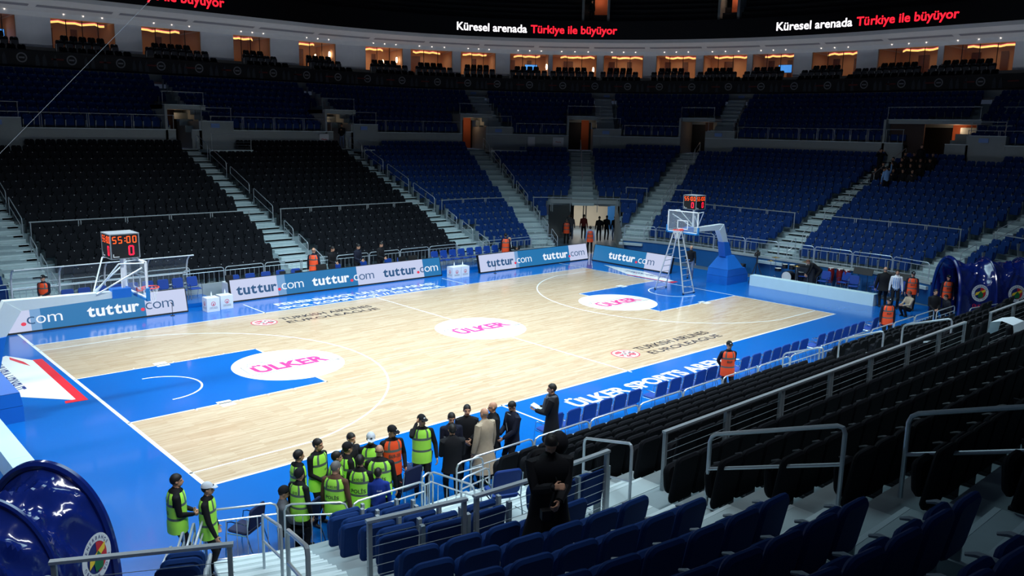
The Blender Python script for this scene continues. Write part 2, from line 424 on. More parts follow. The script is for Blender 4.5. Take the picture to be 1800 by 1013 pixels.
# corner entrance below the seats
c, n = ring(ENT); t = Vector((n.y, -n.x, 0))
def EP(a, d, z): return c+n*(R0+d)+t*a+Vector((0, 0, z))
M_CREAM = mat('cream_wall', (214, 206, 190), .6, var=.05, scale=2)
mb = MB(); mb.use(M_WALL)
for s in (-1, 1):
    a = s*EW
    mb.quad(EP(a, -5.0, 0), EP(a, 2, 0), EP(a, 2, 2.85), EP(a, -5.0, .7))
    e_ = 5 if s < 0 else 3.4; mb.quad(EP(a, 2, 0), EP(a, e_, 0), EP(a, e_, 2.85), EP(a, 2, 2.85))
mb.hexa([EP(-EW, 1.5, 2.72), EP(-EW, 12, 2.72), EP(EW+2, 12, 2.72), EP(EW, 1.5, 2.72), EP(-EW, 1.5, 2.98), EP(-EW, 12, 2.98), EP(EW+2, 12, 2.98), EP(EW, 1.5, 2.98)])
mb.use(M_CREAM)
mb.quad(EP(-EW, 5, 0), EP(-EW+.6, 12, 0), EP(-EW+.6, 12, 2.75), EP(-EW, 5, 2.75)); mb.quad(EP(EW+2, 3.4, 0), EP(EW+2, 12, 0), EP(EW+2, 12, 2.75), EP(EW+2, 3.4, 2.75)); mb.quad(EP(EW, 3.4, 0), EP(EW+2, 3.4, 0), EP(EW+2, 3.4, 2.75), EP(EW, 3.4, 2.75))
mb.quad(EP(-EW, 12, 0), EP(EW+2, 12, 0), EP(EW+2, 12, 2.75), EP(-EW, 12, 2.75))
mb.use(M_BLACK)
mb.hexa([EP(-.75, 5.2, 0), EP(-.75, 5.5, 0), EP(-.5, 5.5, 0), EP(-.5, 5.2, 0), EP(-.75, 5.2, 2.72), EP(-.75, 5.5, 2.72), EP(-.5, 5.5, 2.72), EP(-.5, 5.2, 2.72)])
for a in (.35, .55): mb.tube([EP(a, 9, 0), EP(a, 9, 2.72)], .05)
mb.quad(EP(1.45, 8.0, 2.0), EP(EW, 8.0, 2.0), EP(EW, 8.0, 2.72), EP(1.45, 8.0, 2.72))
mb.use(M_WALL); mb.quad(EP(-EW, 5.0, 0), EP(-.75, 5.1, 0), EP(-.75, 5.1, 2.72), EP(-EW, 5.0, 2.72))
struct(mb.build('wall_entrance', smooth=False))
mb = MB(); mb.use(M_BLUEWALL); mb.hexa([EP(2.3, 10, 0), EP(2.3, 10.1, 0), EP(3.1, 10.1, 0), EP(3.1, 10, 0), EP(2.3, 10, 2.1), EP(2.3, 10.1, 2.1), EP(3.1, 10.1, 2.1), EP(3.1, 10, 2.1)])
struct(mb.build('door_1', smooth=False))
l = area('entrance_lamp', EP(.4, 8, 2.65), (2.4, 5), 230, (1, .95, .86))
l.rotation_euler = (0, 0, PI/4)

# wall behind the lower bowl, portals, upper tier, fascia
UP0, UD, UR, UN = LD+.35, .85, .40, 8
def zu(i): return 7.12+UR*i
def du(i): return UP0+UD*i
PORT = [q if q != 50.7 else 52.3 for q in AISLES if q < 66]
PWD = {52.3: 2.5}; PW0 = .95
def pw(t): return PWD.get(t, PW0)
def offs(P, ta):
    c, n = ring(ta); q = P-c; q.z = 0
    return q.dot(Vector((n.y, -n.x, 0))), q.dot(n)
cuts = []
for ta in PORT: cuts.append((cut(ta, -pw(ta), LD), cut(ta, pw(ta), LD)))
mb = MB(); mb.use(M_WALL); x = -9
for a, b in cuts+[(66, 66)]:
    strip(mb, x, a, [(LD+.25, LZ), (LD+.25, 7.25), (LD+.45, 7.25)]); x = b
struct(mb.build('wall_back', smooth=False))
mb = MB(); mb.use(M_NOSE); x = -9
for a, b in cuts+[(66, 66)]:
    strip(mb, x, a, [(LD+.22, 7.25), (LD+.22, 7.3), (LD+.46, 7.3)]); x = b
struct(mb.build('trim_1', smooth=False))
mb = MB(); mb.use(M_CONC)
for i in range(UN):
    d0, z = du(i), zu(i); x = -9
    for a, b in [(cut(ta, -pw(ta), d0), cut(ta, pw(ta), d0)) for ta in PORT]+[(66, 66)]:
        if z < 8.6 or b == 66: strip(mb, x, a, [(d0, z-UR), (d0, z), (d0+UD, z)]); x = b
struct(mb.build('terrace_balcony', smooth=False))
for pi, ta in enumerate(PORT):
    PW = pw(ta); M_PORT = M_ORANGEWALL if pi in (2, 3, 4, 6) else M_ROOMD  # dim portals get their gloom from a darker wall colour
    c, n = ring(ta); t = Vector((n.y, -n.x, 0))
    def PP(a, d, z): return c+n*(R0+LD+d)+t*a+Vector((0, 0, z))
    def hb(a0, a1, d0, d1, z0, z1): mb.hexa([PP(a0, d0, z0), PP(a0, d1, z0), PP(a1, d1, z0), PP(a1, d0, z0), PP(a0, d0, z1), PP(a0, d1, z1), PP(a1, d1, z1), PP(a1, d0, z1)])
    mb = MB(); mb.use(M_WALL)
    hb(-PW-.15, -PW, .25, 4, LZ, 8.75); hb(PW, PW+.15, .25, 4, LZ, 7.8)
    hb(-PW-.15, PW+.6, .6, 4, 8.5, 8.75)                 # lintel slab
    hb(PW+.15, PW+2.2, .2, 1.2, LZ, 7.8)                 # block that carries the balcony stair
    mb.use(M_NOSE); hb(-PW-.15, PW+.6, .56, .7, 8.75, 8.79); hb(PW+.15, PW+2.2, .17, .4, 7.8, 7.84)
    mb.use(M_PORT); hb(PW*.15, PW*.8, 3.7, 3.9, LZ, 8.5)
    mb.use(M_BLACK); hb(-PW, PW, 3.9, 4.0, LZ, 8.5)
    if pi == 6: mb.use(M_ROOMD); hb(-PW, -.3, .9, 1.0, LZ, 8.5)
    mb.use(M_STEP)
    for s in range(9): hb(PW+.35, PW+1.75, 1.2+s*.62, 6.4, 7.6+s*.3, 7.9+s*.3)
    struct(mb.build('door_%d' % (pi+2), smooth=False))
    l = bpy.data.lights.new('portal_lamp', 'POINT'); l.energy = 3 if pi not in (3, 6) else (7 if pi == 3 else 22); l.color = (1, .55, .3); l.shadow_soft_size = .15
    o = bpy.data.objects.new('portal_lamp', l); COL.objects.link(o); o.location = PP(PW*.4, 2.6, 8.2)
    tg = MB(); tg.use(mat('sign_blue', (130, 165, 225), .5, var=.03)); Ms = Matrix.Translation(PP(PW+1.0, .16, 7.55)) @ RZ(face_rz(ta))
    tg.box((0, 0, 0), (.55, .03, .26)); o = tg.build('block_sign'); o.matrix_world = Ms
    tag(o, '%s small pale blue sign from the left on the raised blocks beside the stair portals' % nth(pi), 'sign', 'block signs by the portals')
# landings beside two of the portals
mb = MB()
def slab_at(ta, o0, o1, d0, d1, z0, z1, m):
    c, n = ring(ta); t = Vector((n.y, -n.x, 0)); Q = lambda a, d, z: c+n*(R0+d)+t*a+Vector((0, 0, z)); mb.use(m)
    mb.hexa([Q(o0, d0, z0), Q(o0, d1, z0), Q(o1, d1, z0), Q(o1, d0, z0), Q(o0, d0, z1), Q(o0, d1, z1), Q(o1, d1, z1), Q(o1, d0, z1)])
for ta, w_ in ((13.35, 3.5), (31.1, 3.6), (24.2, 1.6)):
    slab_at(ta, .76, w_, LD-1.74, LD+.24, LZ-.16, LZ-.005, M_STEP); slab_at(ta, .76, w_, LD-1.78, LD-1.70, LZ-.1, LZ+.005, M_NOSE); slab_at(ta, .76, w_, LD-1.70, LD-1.6, LZ-.75, LZ-.16, M_CONC)
struct(mb.build('landing', smooth=False))
FZ0, FD = 10.75, 18.0
mb = MB(); mb.use(M_WALL); strip(mb, -9, 66, [(FD-.9, 10.2), (FD, FZ0-.35), (FD, FZ0+.12), (FD+.25, FZ0+.12)])
struct(mb.build('trim_2', smooth=False))
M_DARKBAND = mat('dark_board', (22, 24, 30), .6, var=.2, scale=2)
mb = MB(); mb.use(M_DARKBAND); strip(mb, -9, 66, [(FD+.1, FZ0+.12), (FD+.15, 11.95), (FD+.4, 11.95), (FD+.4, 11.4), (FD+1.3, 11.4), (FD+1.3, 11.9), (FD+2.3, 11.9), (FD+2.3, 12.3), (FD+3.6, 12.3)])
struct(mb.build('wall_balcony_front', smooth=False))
# hospitality boxes: piers, soffit, rooms
SD, SZ0, SZ1 = 21.5, 12.3, 14.3
def walk(tau, s, d):
    """move s metres along the ring at offset d"""
    st = .05 if s > 0 else -.05
    while abs(s) > 1e-6:
        h = min(.05, abs(s))*(1 if s > 0 else -1)
        x = tau+h*.5
        arc = x < 1.2 or 26.8 < x < 44.079 or 56.079 < x < 73.36 or x > 98.96
        tau += h/((R0+d)/R0 if arc else 1); s -= h
    return tau
ROOMS = [(4.19, 7.03), (9.09, 13.08), (14.87, 19.07), (21.58, 24.58), (26.88, 27.98), (28.88, 30.01), (30.25, 31.52), (31.78, 32.85), (33.29, 34.47), (34.59, 35.93), (36.14, 37.33), (37.72, 38.89), (39.11, 40.37), (40.53, 41.69), (42.2, 43.42), (43.98, 48.25), (48.66, 53.37)]
M_PIER = mat('pier_paint', (216, 220, 228), .6, var=.05, scale=3)
M_SOFFIT = mat('soffit_paint', (228, 230, 234), .7, var=.05, scale=3)
M_SOFFITD = mat('soffit_slot', (150, 152, 164), .7, var=.05)
M_COVE = mat('cove_light', (255, 206, 110), .5, var=0, emit=1.5)
M_COVEP = mat('cove_light_pink', (255, 90, 120), .5, var=0, emit=.9)
M_BULB = mat('warm_bulb', (255, 214, 170), .4, var=0, emit=9)
M_ROOMWALL = mat('warm_room_wall', (200, 160, 126), .7, var=.06, scale=2)
M_ROOMDARK = mat('dark_wood', (92, 52, 36), .5, var=.12, scale=4)
M_TV = mat('television_screen', (70, 150, 255), .3, var=.25, scale=6, emit=.9)
mb = MB(); mb.use(M_PIER); x = -9
for a, b in ROOMS+[(66, 66)]:
    if a > x+.02: strip(mb, x, a, [(SD+.5, SZ0), (SD, SZ0), (SD, SZ1)], .6)
    x = b
for a, b in ROOMS:
    for q in (a, b): mb.quad(RP(q, SD, SZ0), RP(q, SD+4.2, SZ0), RP(q, SD+4.2, SZ1+.2), RP(q, SD, SZ1+.2))
struct(mb.build('wall_boxes', smooth=False))
mb = MB(); mb.use(M_SOFFIT); strip(mb, -9, 66, [(FD+1.0, 15.42), (FD+1.1, 15.15), (SD-.1, 14.62), (SD-.1, SZ1), (SD, SZ1)])
struct(mb.build('trim_3', smooth=False))
mb = MB(); mb.use(M_SOFFITD); x = 3.
while x < 60:
    y = walk(x, 4.6, SD); k = [(FD+2.15, 14.895), (FD+2.75, 14.775)]
    strip(mb, x, y, k, .6); x = walk(y, .45, SD)
struct(mb.build('trim_4', smooth=False))
for ri, (a, b) in enumerate(ROOMS):
    mb = MB(); mb.use(M_ROOMWALL)
    strip(mb, a, b, [(SD, SZ0+.01), (SD+4, SZ0+.01), (SD+4, SZ1+.1), (SD+.1, SZ1+.1)], .6)
    for q, s in ((a, 1), (b, -1)): mb.quad(*[RP(q+s*.012, d, z) for d, z in ((SD+.1, SZ0), (SD+4, SZ0), (SD+4, SZ1), (SD+.1, SZ1))])
    mb.use(M_ROOMDARK); L = b-a
    for fr in ((.12, .26), (.55, .66)) if ri % 3 else ((.3, .5),):
        strip(mb, a+L*fr[0], a+L*fr[1], [(SD+3.9, SZ0), (SD+3.9, SZ0+1.75)], .4)
    struct(mb.build('wall_room', smooth=False))
    # cove strip below the ceiling, one wavy lamp
    fr0, fr1 = ((0, .95) if ri == 1 else (0, .62) if ri in (4, 5) else (0, .75) if ri < 4 else (.2, .95) if ri in (9, 10, 11, 12, 13, 14) else (.15, .8) if ri < 9 else (.25, 1))
    ts = taus(a+L*fr0, a+L*fr1, L/10); lm = MB(); lm.use(M_COVE)
    for i in range(len(ts)-1):
        z0, z1 = [SZ1-.12-.05*(1+math.sin(q*2.1+ri)) for q in (i, i+1)]; d0, d1 = [SD+1.3+.25*math.sin(q*1.3+ri) for q in (i, i+1)]
        A, B, A2, B2 = RP(ts[i], d0, z0), RP(ts[i+1], d1, z1), RP(ts[i], d0, z0+.13), RP(ts[i+1], d1, z1+.13)
        lm.quad(A, B, B2, A2)
        lm.use(M_COVEP); lm.quad(A2, B2, B2+Vector((0, 0, .05)), A2+Vector((0, 0, .05))); lm.use(M_COVE)
    o = lm.build('cove_lamp', smooth=False)
    tag(o, 'glowing yellow cove lamp under the ceiling of the %s hospitality box from the left' % nth(ri), 'lamp', 'cove lamps in the hospitality boxes')
    l = bpy.data.lights.new('room_lamp', 'AREA'); l.energy = 26 if 5 <= ri <= 12 else 5 if ri < 5 else 11; l.color = (1, .72, .47); l.shape = 'RECTANGLE'; l.size = 1.6; l.size_y = 1.2
    o = bpy.data.objects.new('room_lamp', l); COL.objects.link(o); o.location = RP((a+b)/2, SD+2.2, SZ1-.05)
    mb = MB(); mb.use(M_SEATDARK)
    for q in range(1, 4 if L > 1.5 else 3):
        x = a+L*q/(4 if L > 1.5 else 3); mb.tube([RP(x, SD+.3, SZ0), RP(x, SD+.3, SZ1)], .03, n=6)
    mb.use(M_GLASS); strip(mb, a, b, [(SD+.3, SZ0), (SD+.3, SZ1)], .6)
    o = struct(mb.build('window_%d' % (ri+1), smooth=False))
x = -4.; i_ = 0
while x < 64:
    y = walk(x, 4.6, FD+1.6); xm = (x+y)/2
    P_ = RP(xm, FD+1.0, 11.99); l = area('added_soffit_fill', P_+Vector((0, 0, .03)), (4.4, .12), 12, (.86, .92, 1), 170); c, n = ring(xm)  # invented fill light, added to brighten the soffit and piers
    l.rotation_euler = (Vector((n.x*.25, n.y*.25, 1))).to_track_quat('-Z', 'Y').to_euler()
    az = math.atan2(-n.x, n.y); l.matrix_world = Matrix.Translation(P_+Vector((0, 0, .03))) @ RZ(az) @ RX(PI-.3)
    mb = MB(); mb.use(M_BLACK); mb.box((0, 0, -.03), (4.5, .14, .05)); o = mb.build('added_light_strip'); o.location = P_; o.rotation_euler = (0, 0, az)  # strip added only to give the fill light a housing
    tag(o, '%s slim black strip from left, added on the parapet under soffit fill light' % nth(i_), 'lamp', 'added strips under the soffit fill lights'); i_ += 1; x = y
for (ta, w_, z_, lab) in ((33.42, .55, 6.75, 'small white cabinet on the wall left of the corner entrance stair'), (34.5, .85, 6.75, 'white cabinet with a red mark beside the corner entrance stair'), (22.9, .7, 6.75, 'white cabinet with a red mark above the right black block')):
    o = thing('wall_cabinet', lab, 'cabinet', RP(ta, LD+.22, z_), face_rz(ta), 'white wall cabinets')
    m_ = MB(); m_.use(M_WHITE); m_.box((0, .06, 0), (w_, .16, .72)); m_.build('body', parent=o)
    if w_ > .6:
        m_ = MB(); m_.use(mat('cabinet_red', (190, 40, 44), .5, var=.03)); m_.tube([(-.22, .15, -.05), (-.1, .15, .02), (.0, .15, -.04), (.12, .15, .03), (.22, .15, .0)], .022, n=5); m_.build('red_mark', parent=o)
M_SPOT = mat('spot_glow', (255, 236, 220), .4, var=0, emit=2.2)
for ri, (a, b) in enumerate(ROOMS):
    for q in range(3):
        m_ = MB(); m_.use(M_SPOT); m_.lathe([(.045, 0), (.035, .03)], (0, 0, 0), 8); o = m_.build('spotlight'); o.location = RP(a+(b-a)*(.2+.3*q), SD-.12, SZ1+.27)
        tag(o, '%s tiny round ceiling spotlight from left above the %s hospitality box' % (nth(q), nth(ri)), 'spotlight', 'ceiling spotlights above the boxes')
for ri, fr, z in ((4, .8, 13.35), (4, .95, 13.5), (5, .72, 13.25), (5, .92, 13.4), (8, .97, 13.3), (9, .93, 13.1)):
    a, b = ROOMS[ri]; P = RP(a+(b-a)*fr, SD+.9 if fr > .9 else SD+2.6, z); mb = MB(); mb.use(M_BULB); mb.ball((0, 0, 0), (.09, .09, .26)); mb.use(M_STEELD); mb.tube([(0, 0, .24), (0, 0, SZ1-z)], .008, n=5)
    o = mb.build('pendant_lamp'); o.location = P
    tag(o, 'bright warm pendant lamp, %s side of the %s hospitality box from left' % ('far right' if fr > .9 else 'right', nth(ri)), 'lamp', 'pendant lamps')
for ri, fr in ((8, .62), (13, .6), (0, .75)):
    a, b = ROOMS[ri]; o = thing('television', 'bright blue television screen glowing in the %s hospitality box from the left' % nth(ri), 'television', RP(a+(b-a)*fr, SD+2.6, SZ0+.95), face_rz(a+(b-a)*fr))
    mb = MB(); mb.use(M_BLACK); mb.box((0, -.02, .0), (1.2, .05, .72)); mb.build('case', parent=o)
    mb = MB(); mb.use(M_TV); mb.quad((-.56, .012, -.32), (.56, .012, -.32), (.56, .012, .32), (-.56, .012, .32)); mb.build('screen', parent=o)
# emblems on the balcony front
EMB = [6.47, 9.28, 12.24, 14.85, 17.46, 20.25, 23.04, 25.79, 27.44, 28.41, 29.55, 30.72, 31.72, 32.69, 33.76, 34.85, 35.9, 36.96, 37.98, 39.01, 40.16, 41.17, 42.18, 43.18, 44.55, 47.32, 49.9, 52.63]
M_EMW = mat('emblem_white', (150, 152, 158), .6, var=.1); M_EMD = mat('emblem_dark', (40, 42, 66), .6, var=.1)
M_EMR = mat('emblem_red', (120, 44, 40), .6, var=.1); M_EMGH = mat('banner_figure', (64, 68, 78), .7, var=.3, scale=6)
for i, ta in enumerate(EMB):
    t2 = EMB[i+1] if i+1 < len(EMB) else ta+2.6
    e0, e1 = walk(ta, -1.25, FD), walk(t2, -1.3, FD)
    o = thing('banner', '%s dark banner from the left along the balcony front with a round crest' % nth(i), 'banner', (0, 0, 0), 0, 'crest banners along the balcony front')
    mb = MB(); mb.use(M_DARKBAND); strip(mb, e0, e1, [(FD+.08, 10.95), (FD+.06, 10.97), (FD+.08, 11.86), (FD+.1, 11.88)], .5); mb.build('cloth', parent=o, smooth=False)
    M = Matrix.Translation(RP(ta, FD+.05, 11.45)) @ RZ(face_rz(ta)+PI) @ RX(PI/2)
    mb = MB(); mb.use(M_EMW)
    for r0, r1 in ((.22, .30),):
        for k in range(24):
            a0, a1 = 2*PI*k/24, 2*PI*(k+1)/24; mb.add([M @ Vector((r*math.cos(a), r*math.sin(a), 0)) for r, a in ((r0, a0), (r1, a0), (r1, a1), (r0, a1))], [(0, 1, 2, 3)])
    mb.add([M @ Vector(q) for q in ((-.16, -.05, 0), (.16, -.05, 0), (.16, .05, 0), (-.16, .05, 0))], [(0, 1, 2, 3)])
    mb.build('crest', parent=o, smooth=False)
    mb = MB(); mb.use(M_EMR); tm = walk(ta, 2.0 if t2 > 26.8 or True else 0, FD)
    if tm < t2: strip(mb, walk(tm, -.35, FD), walk(tm, .35, FD), [(FD+.05, 11.4), (FD+.05, 11.5)], .3); mb.build('red_mark', parent=o, smooth=False)
    for s in (-.95, .85, 1.25):
        mb = MB(); mb.use(M_EMGH); tq = walk(ta, s, FD); mb.add([RP(walk(ta, s+dx, FD), FD+.05, z) for dx, z in ((-.12, 11.0), (.14, 11.0), (.1, 11.4), (.02, 11.75), (-.1, 11.5))], [(0, 1, 2, 3, 4)])
        mb.build('figure_print', parent=o, smooth=False)
# block number plates on the ledge
for i, ta in enumerate((5.2, 9.5, 15.9, 22.0, 27.7, 31.9, 34.2, 36.3, 38.8, 40.6, 43.3, 50.6)):
    mb = MB(); mb.use(MATS['sign_blue']); mb.box((0, .02, 0), (.5, .04, .2)); o = mb.build('number_plate'); o.location = RP(ta, FD-.02, 10.62); o.rotation_euler = (0, 0, face_rz(ta))
    tag(o, '%s pale blue number plate from the left below the balcony banners' % nth(i), 'sign', 'number plates below the balcony')
# ribbon display
M_RIBBON = mat('ribbon_black', (6, 6, 10), .35, var=.1)
M_LEDW = mat('led_white', (255, 250, 255), .5, var=0, emit=1.6)
M_LEDR = mat('led_red', (255, 30, 48), .5, var=0, emit=1.9)
rib = thing('ribbon_display', 'long black ribbon display with red and white scrolling letters around the hall', 'display', RP(35, FD+1, 15.4))
mb = MB(); mb.use(M_RIBBON); strip(mb, -9, 66, [(FD+1.1, 15.42), (FD+1.0, 15.42), (FD+1.0, 16.95), (FD+1.1, 16.95)]); o = mb.build('panel', parent=rib, smooth=False); o.matrix_parent_inverse = Matrix.Translation(-rib.location)
def ribbon_text(t_start, scale_to, words):
    x = 0; tot = None
    lens = []
    for body, m in words:
        P, F = text_mesh(body, .018); lens.append(P[:, 0].max()-P[:, 0].min())
    k = scale_to/(sum(lens)+.35*(len(words)-1))
    for (body, m), L in zip(words, lens):
        mb = MB(); mb.use(m); P, F = text_mesh(body, .018); P[:, 0] -= P[:, 0].min()
        xs = sorted(set(np.round(P[:, 0], 3))); tb = {q: walk(t_start, x+q*k, FD+1) for q in xs}
        mb.add([RP(tb[round(float(px), 3)], FD+.97, 15.88+py*k*.98) for px, py in P], F)
        o = mb.build('lettering', parent=rib, smooth=False); o.matrix_parent_inverse = Matrix.Translation(-rib.location)
        x += (L+.35)*k
WORDS = [('Küresel arenada', M_LEDW), ('Türkiye ile büyüyor', M_LEDR)]
ribbon_text(6.0, 13.9, WORDS); ribbon_text(31.44, 13.9, WORDS); ribbon_text(41.4, 13.6, WORDS)
# upper balcony above the ribbon, its gloom put in as dark colour
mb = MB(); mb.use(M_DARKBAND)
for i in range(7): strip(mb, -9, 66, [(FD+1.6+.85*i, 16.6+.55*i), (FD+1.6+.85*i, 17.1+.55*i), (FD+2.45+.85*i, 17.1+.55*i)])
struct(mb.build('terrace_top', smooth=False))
mb = MB(); mb.use(M_BLACK); strip(mb, -9, 66, [(FD+7.6, 20), (FD+7.6, 27), (-6, 31)]); struct(mb.build('ceiling', smooth=False))
for i, (ta, z, w) in enumerate(((35.85, 17.0, 1.0), (39.9, 16.9, .7))):
    c, n = ring(ta); t = Vector((n.y, -n.x, 0)); mb = MB(); PP = lambda a, d, z: c+n*(R0+FD+d)+t*a+Vector((0, 0, z))
    mb.use(M_WALL)
    for a0, a1 in ((-w-.2, -w), (w, w+.2)): mb.hexa([PP(a0, 1.5, z), PP(a0, 4, z), PP(a1, 4, z), PP(a1, 1.5, z), PP(a0, 1.5, z+2.2), PP(a0, 4, z+2.2), PP(a1, 4, z+2.2), PP(a1, 1.5, z+2.2)])
    mb.hexa([PP(-w-.2, 1.5, z+2.2), PP(-w-.2, 4, z+2.2), PP(w+.2, 4, z+2.2), PP(w+.2, 1.5, z+2.2), PP(-w-.2, 1.5, z+2.4), PP(-w-.2, 4, z+2.4), PP(w+.2, 4, z+2.4), PP(w+.2, 1.5, z+2.4)])
    mb.use(M_ORANGEWALL); mb.quad(PP(-w*.1, 3, z), PP(w, 3, z), PP(w, 3, z+2.2), PP(-w*.1, 3, z+2.2))
    struct(mb.build('door_%d' % (20+i), smooth=False))
    l = bpy.data.lights.new('portal_lamp', 'POINT'); l.energy = 9; l.color = (1, .6, .4); l.shadow_soft_size = .1
    o = bpy.data.objects.new('portal_lamp', l); COL.objects.link(o); o.location = PP(.3, 2.4, z+1.9)

# ------------------------------------------------------------------ railings
def W2(ta, off, d, z):
    c, n = ring(ta); t = Vector((n.y, -n.x, 0)); return c+n*(R0+d)+t*off+Vector((0, 0, z))
def rail_panel(A, B, h, label, group, name='railing', cables=0, r=.03, z0=None):
    """two posts, a top rail and optional cables between ground points A and B"""
    A, B = Vector(A), Vector(B); o = thing(name, label, 'railing', A, 0, group); b = B-A; u = Vector((0, 0, h))
    e = b.normalized()*.05
    m = MB(); m.use(M_STEELD); m.tube([-e+u, b+e+u], r, n=6); m.build('top_rail', parent=o)
    for q in (Vector((0, 0, 0)), b):
        m = MB(); m.use(M_STEELD); m.tube([q, q+u], r*.85, n=6); m.build('post', parent=o)
    if cables:
        m = MB(); m.use(M_STEELD)
        for i in range(cables): hh = h*(i+.6)/(cables+.4); m.tube([Vector((0, 0, hh)), b+Vector((0, 0, hh))], .005, n=4, cap=False)
        m.build('cables', parent=o)
    return o
def along(ta0, ta1, off0, off1, d, zf, h, seg, label, group, **kw):
    """panels between two aisles at one offset"""
    L = 0; x0 = cut(ta0, off0, d); x1 = cut(ta1, off1, d)
    n = 1
    while True:
        xs = [x0+(x1-x0)*i/n for i in range(n+1)]
        if (RP(xs[0], d)-RP(xs[1], d)).length < seg: break
        n += 1
    for i in range(n):
        A, B = RP(xs[i], d, zf), RP(xs[i+1], d, zf); e = (B-A).normalized()*.05
        if see(A, 100) or see(B, 100): rail_panel(A+e, B-e, h, label % nth(i), group, **kw)
sec = list(zip(AISLES[:-1], AISLES[1:]))
NAMES = ['left black block', 'right black block', 'blue corner block', 'blue block left of corner entrance', 'blue block right of corner entrance', 'blue block behind right basket', 'wide blue right-end block', 'blue block above right tunnel', 'far near-side black block', 'near black block', 'near blue block']
for i, (a, b) in enumerate(sec):
    if i >= 8: continue
    if ENT in (a, b): off0, off1 = (AW/2+.1, -AW/2-.1)
    along(a, b, AW/2+.1, -AW/2-.1, .06 if ENT not in (a, b) else .06, 2.3, .95, 2.1, '%s steel railing panel from left, cross aisle, '+NAMES[i], 'cross-aisle railing of the '+NAMES[i])
rail_panel(EP(-EW+.1, 1.52, 2.98), EP(-.8, 1.52, 2.98), .95, 'steel railing on the ledge over the left half of the corner entrance', None, cables=0)
rail_panel(EP(.8, 1.52, 2.98), EP(EW-.1, 1.52, 2.98), .95, 'steel railing on the ledge over the right half of the corner entrance', None, cables=0)
# balcony rails on the wall ledge and over each portal
for i, (a, b) in enumerate(zip(PORT[:-1], PORT[1:])):
    along(a, b, pw(a)+2.4, -pw(b)-.1, LD+.35, 7.28, .85, 2.6, '%s slim wall railing panel from left between '+nth(i)+' and '+nth(i+1)+' portals', 'balcony railing on the wall', r=.022)
for i, ta in enumerate(PORT):
    rail_panel(W2(ta, -pw(ta)-.1, LD+.65, 8.75), W2(ta, pw(ta)+.5, LD+.65, 8.75), .8, 'slim railing on top of the %s stair portal from the left' % nth(i), 'railings on top of the portals', r=.022)
    rail_panel(W2(ta, pw(ta)+.2, LD+.3, 7.8), W2(ta, pw(ta)+2.1, LD+.3, 7.8), .85, 'slim railing on the raised block beside the %s stair portal from the left' % nth(i), 'railings on the raised blocks', r=.022)
def handrail(ta, off, d0, z0, d1, z1, label, h=.95, group=None, r=.024):
    A, B = W2(ta, off, d0, z0), W2(ta, off, d1, z1); o = thing('handrail', label, 'handrail', A, 0, group); b = B-A; u = Vector((0, 0, h))
    rr = .10; bd = b.normalized()
    m = MB(); m.use(M_STEEL)
    m.tube([Vector((0, 0, 0)), u-Vector((0, 0, rr)), u-Vector((0, 0, rr*.3))+bd*rr*.3, u+bd*rr, b+u-bd*rr, b+u-Vector((0, 0, rr*.3))-bd*rr*.3, b+u-Vector((0, 0, rr)), b], r, n=8); m.build('hoop', parent=o)
    m = MB(); m.use(M_STEEL); m.tube([u*.52, b+u*.52], r*.85, n=8); m.build('mid_rail', parent=o)
    return o
WHICH = {1.4: 'leftmost far stair', 13.35: 'stair between the two black blocks', 24.2: 'stair right of the black seats', 31.1: 'narrow corner stair', 39.8: 'stair right of the corner entrance', 50.7: 'stair behind the right basket', 59.9: 'stair at the right edge', 35.4: 'stair over the corner entrance'}
for ta, nm in WHICH.items():
    off = AW/2-.08
    g = 'handrails on the '+nm
    if ta != 35.4:
        ks = [(0, 1.4), (2.2, 3.6), (4.4, 5.8)] if ta < 35 else [(2.2, 3.4), (4.4, 5.8)]
        for i, (k0, k1) in enumerate(ks):
            handrail(ta, off, dk(k0)+.1, zk(int(k0)), dk(k1)+.1, zk(int(k0))+.28*(k1-k0), '%s short lower handrail from the floor, %s' % (nth(i), nm), .8, g, .02)
    for i, (j0, j1) in enumerate([(.6, 3.2), (3.8, 6.6), (7.2, 9.8), (10.2, 12)]):
        if ta == 35.4 and i == 0: continue
        handrail(ta, off if ta != 35.4 else 0, dj(j0), 2.3+JR*j0, dj(j1), 2.3+JR*j1, '%s upper handrail counted from below, %s' % (nth(i), nm), .9, g, .02)
# near cable railing and the big handrails of the near aisle
for ta, w_, nm in ((13.35, 3.5, 'landing right of the stair between the black blocks'), (31.1, 3.6, 'landing left of the corner entrance stair')):
    rail_panel(W2(ta, .9, LD-1.68, LZ), W2(ta, w_-.1, LD-1.68, LZ), 1.0, 'barred railing along the edge of the '+nm, None, cables=5, r=.022)
A0 = 98.41
def near_cable(P, Q, label, n=6):
    P, Q = Vector(P), Vector(Q); o = thing('cable_railing', label, 'railing', P, 0, 'cable railing along the near cross aisle'); b = Q-P; h = .95
    L = b.length; bd = b.normalized(); sd = Vector((-bd.y, bd.x, 0)); M = Matrix(((bd.x, sd.x, 0, 0), (bd.y, sd.y, 0, 0), (0, 0, 1, 0), (0, 0, 0, 1)))
    m = MB(); m.use(M_STEEL); m.box(b/2+Vector((0, 0, h)), (L, .07, .035), M.to_3x3()); m.build('top_rail', parent=o)
    for q in (.04, L-.04):
        m = MB(); m.use(M_STEELD); m.box(bd*q+Vector((0, 0, h/2)), (.05, .06, h), M.to_3x3()); m.build('post', parent=o)
    m = MB(); m.use(M_STEEL)
    for i in range(n): m.tube([Vector((0, 0, .12+i*.125)), b+Vector((0, 0, .12+i*.125))], .004, n=4, cap=False)
    m.build('cables', parent=o)
def nx(x, d=.05, z=2.3): return Vector((x, -9.5-d, z))
xs = [3.3, 5.0, 6.7, 8.5, 10.2, 12.0, 13.7, 15.3]
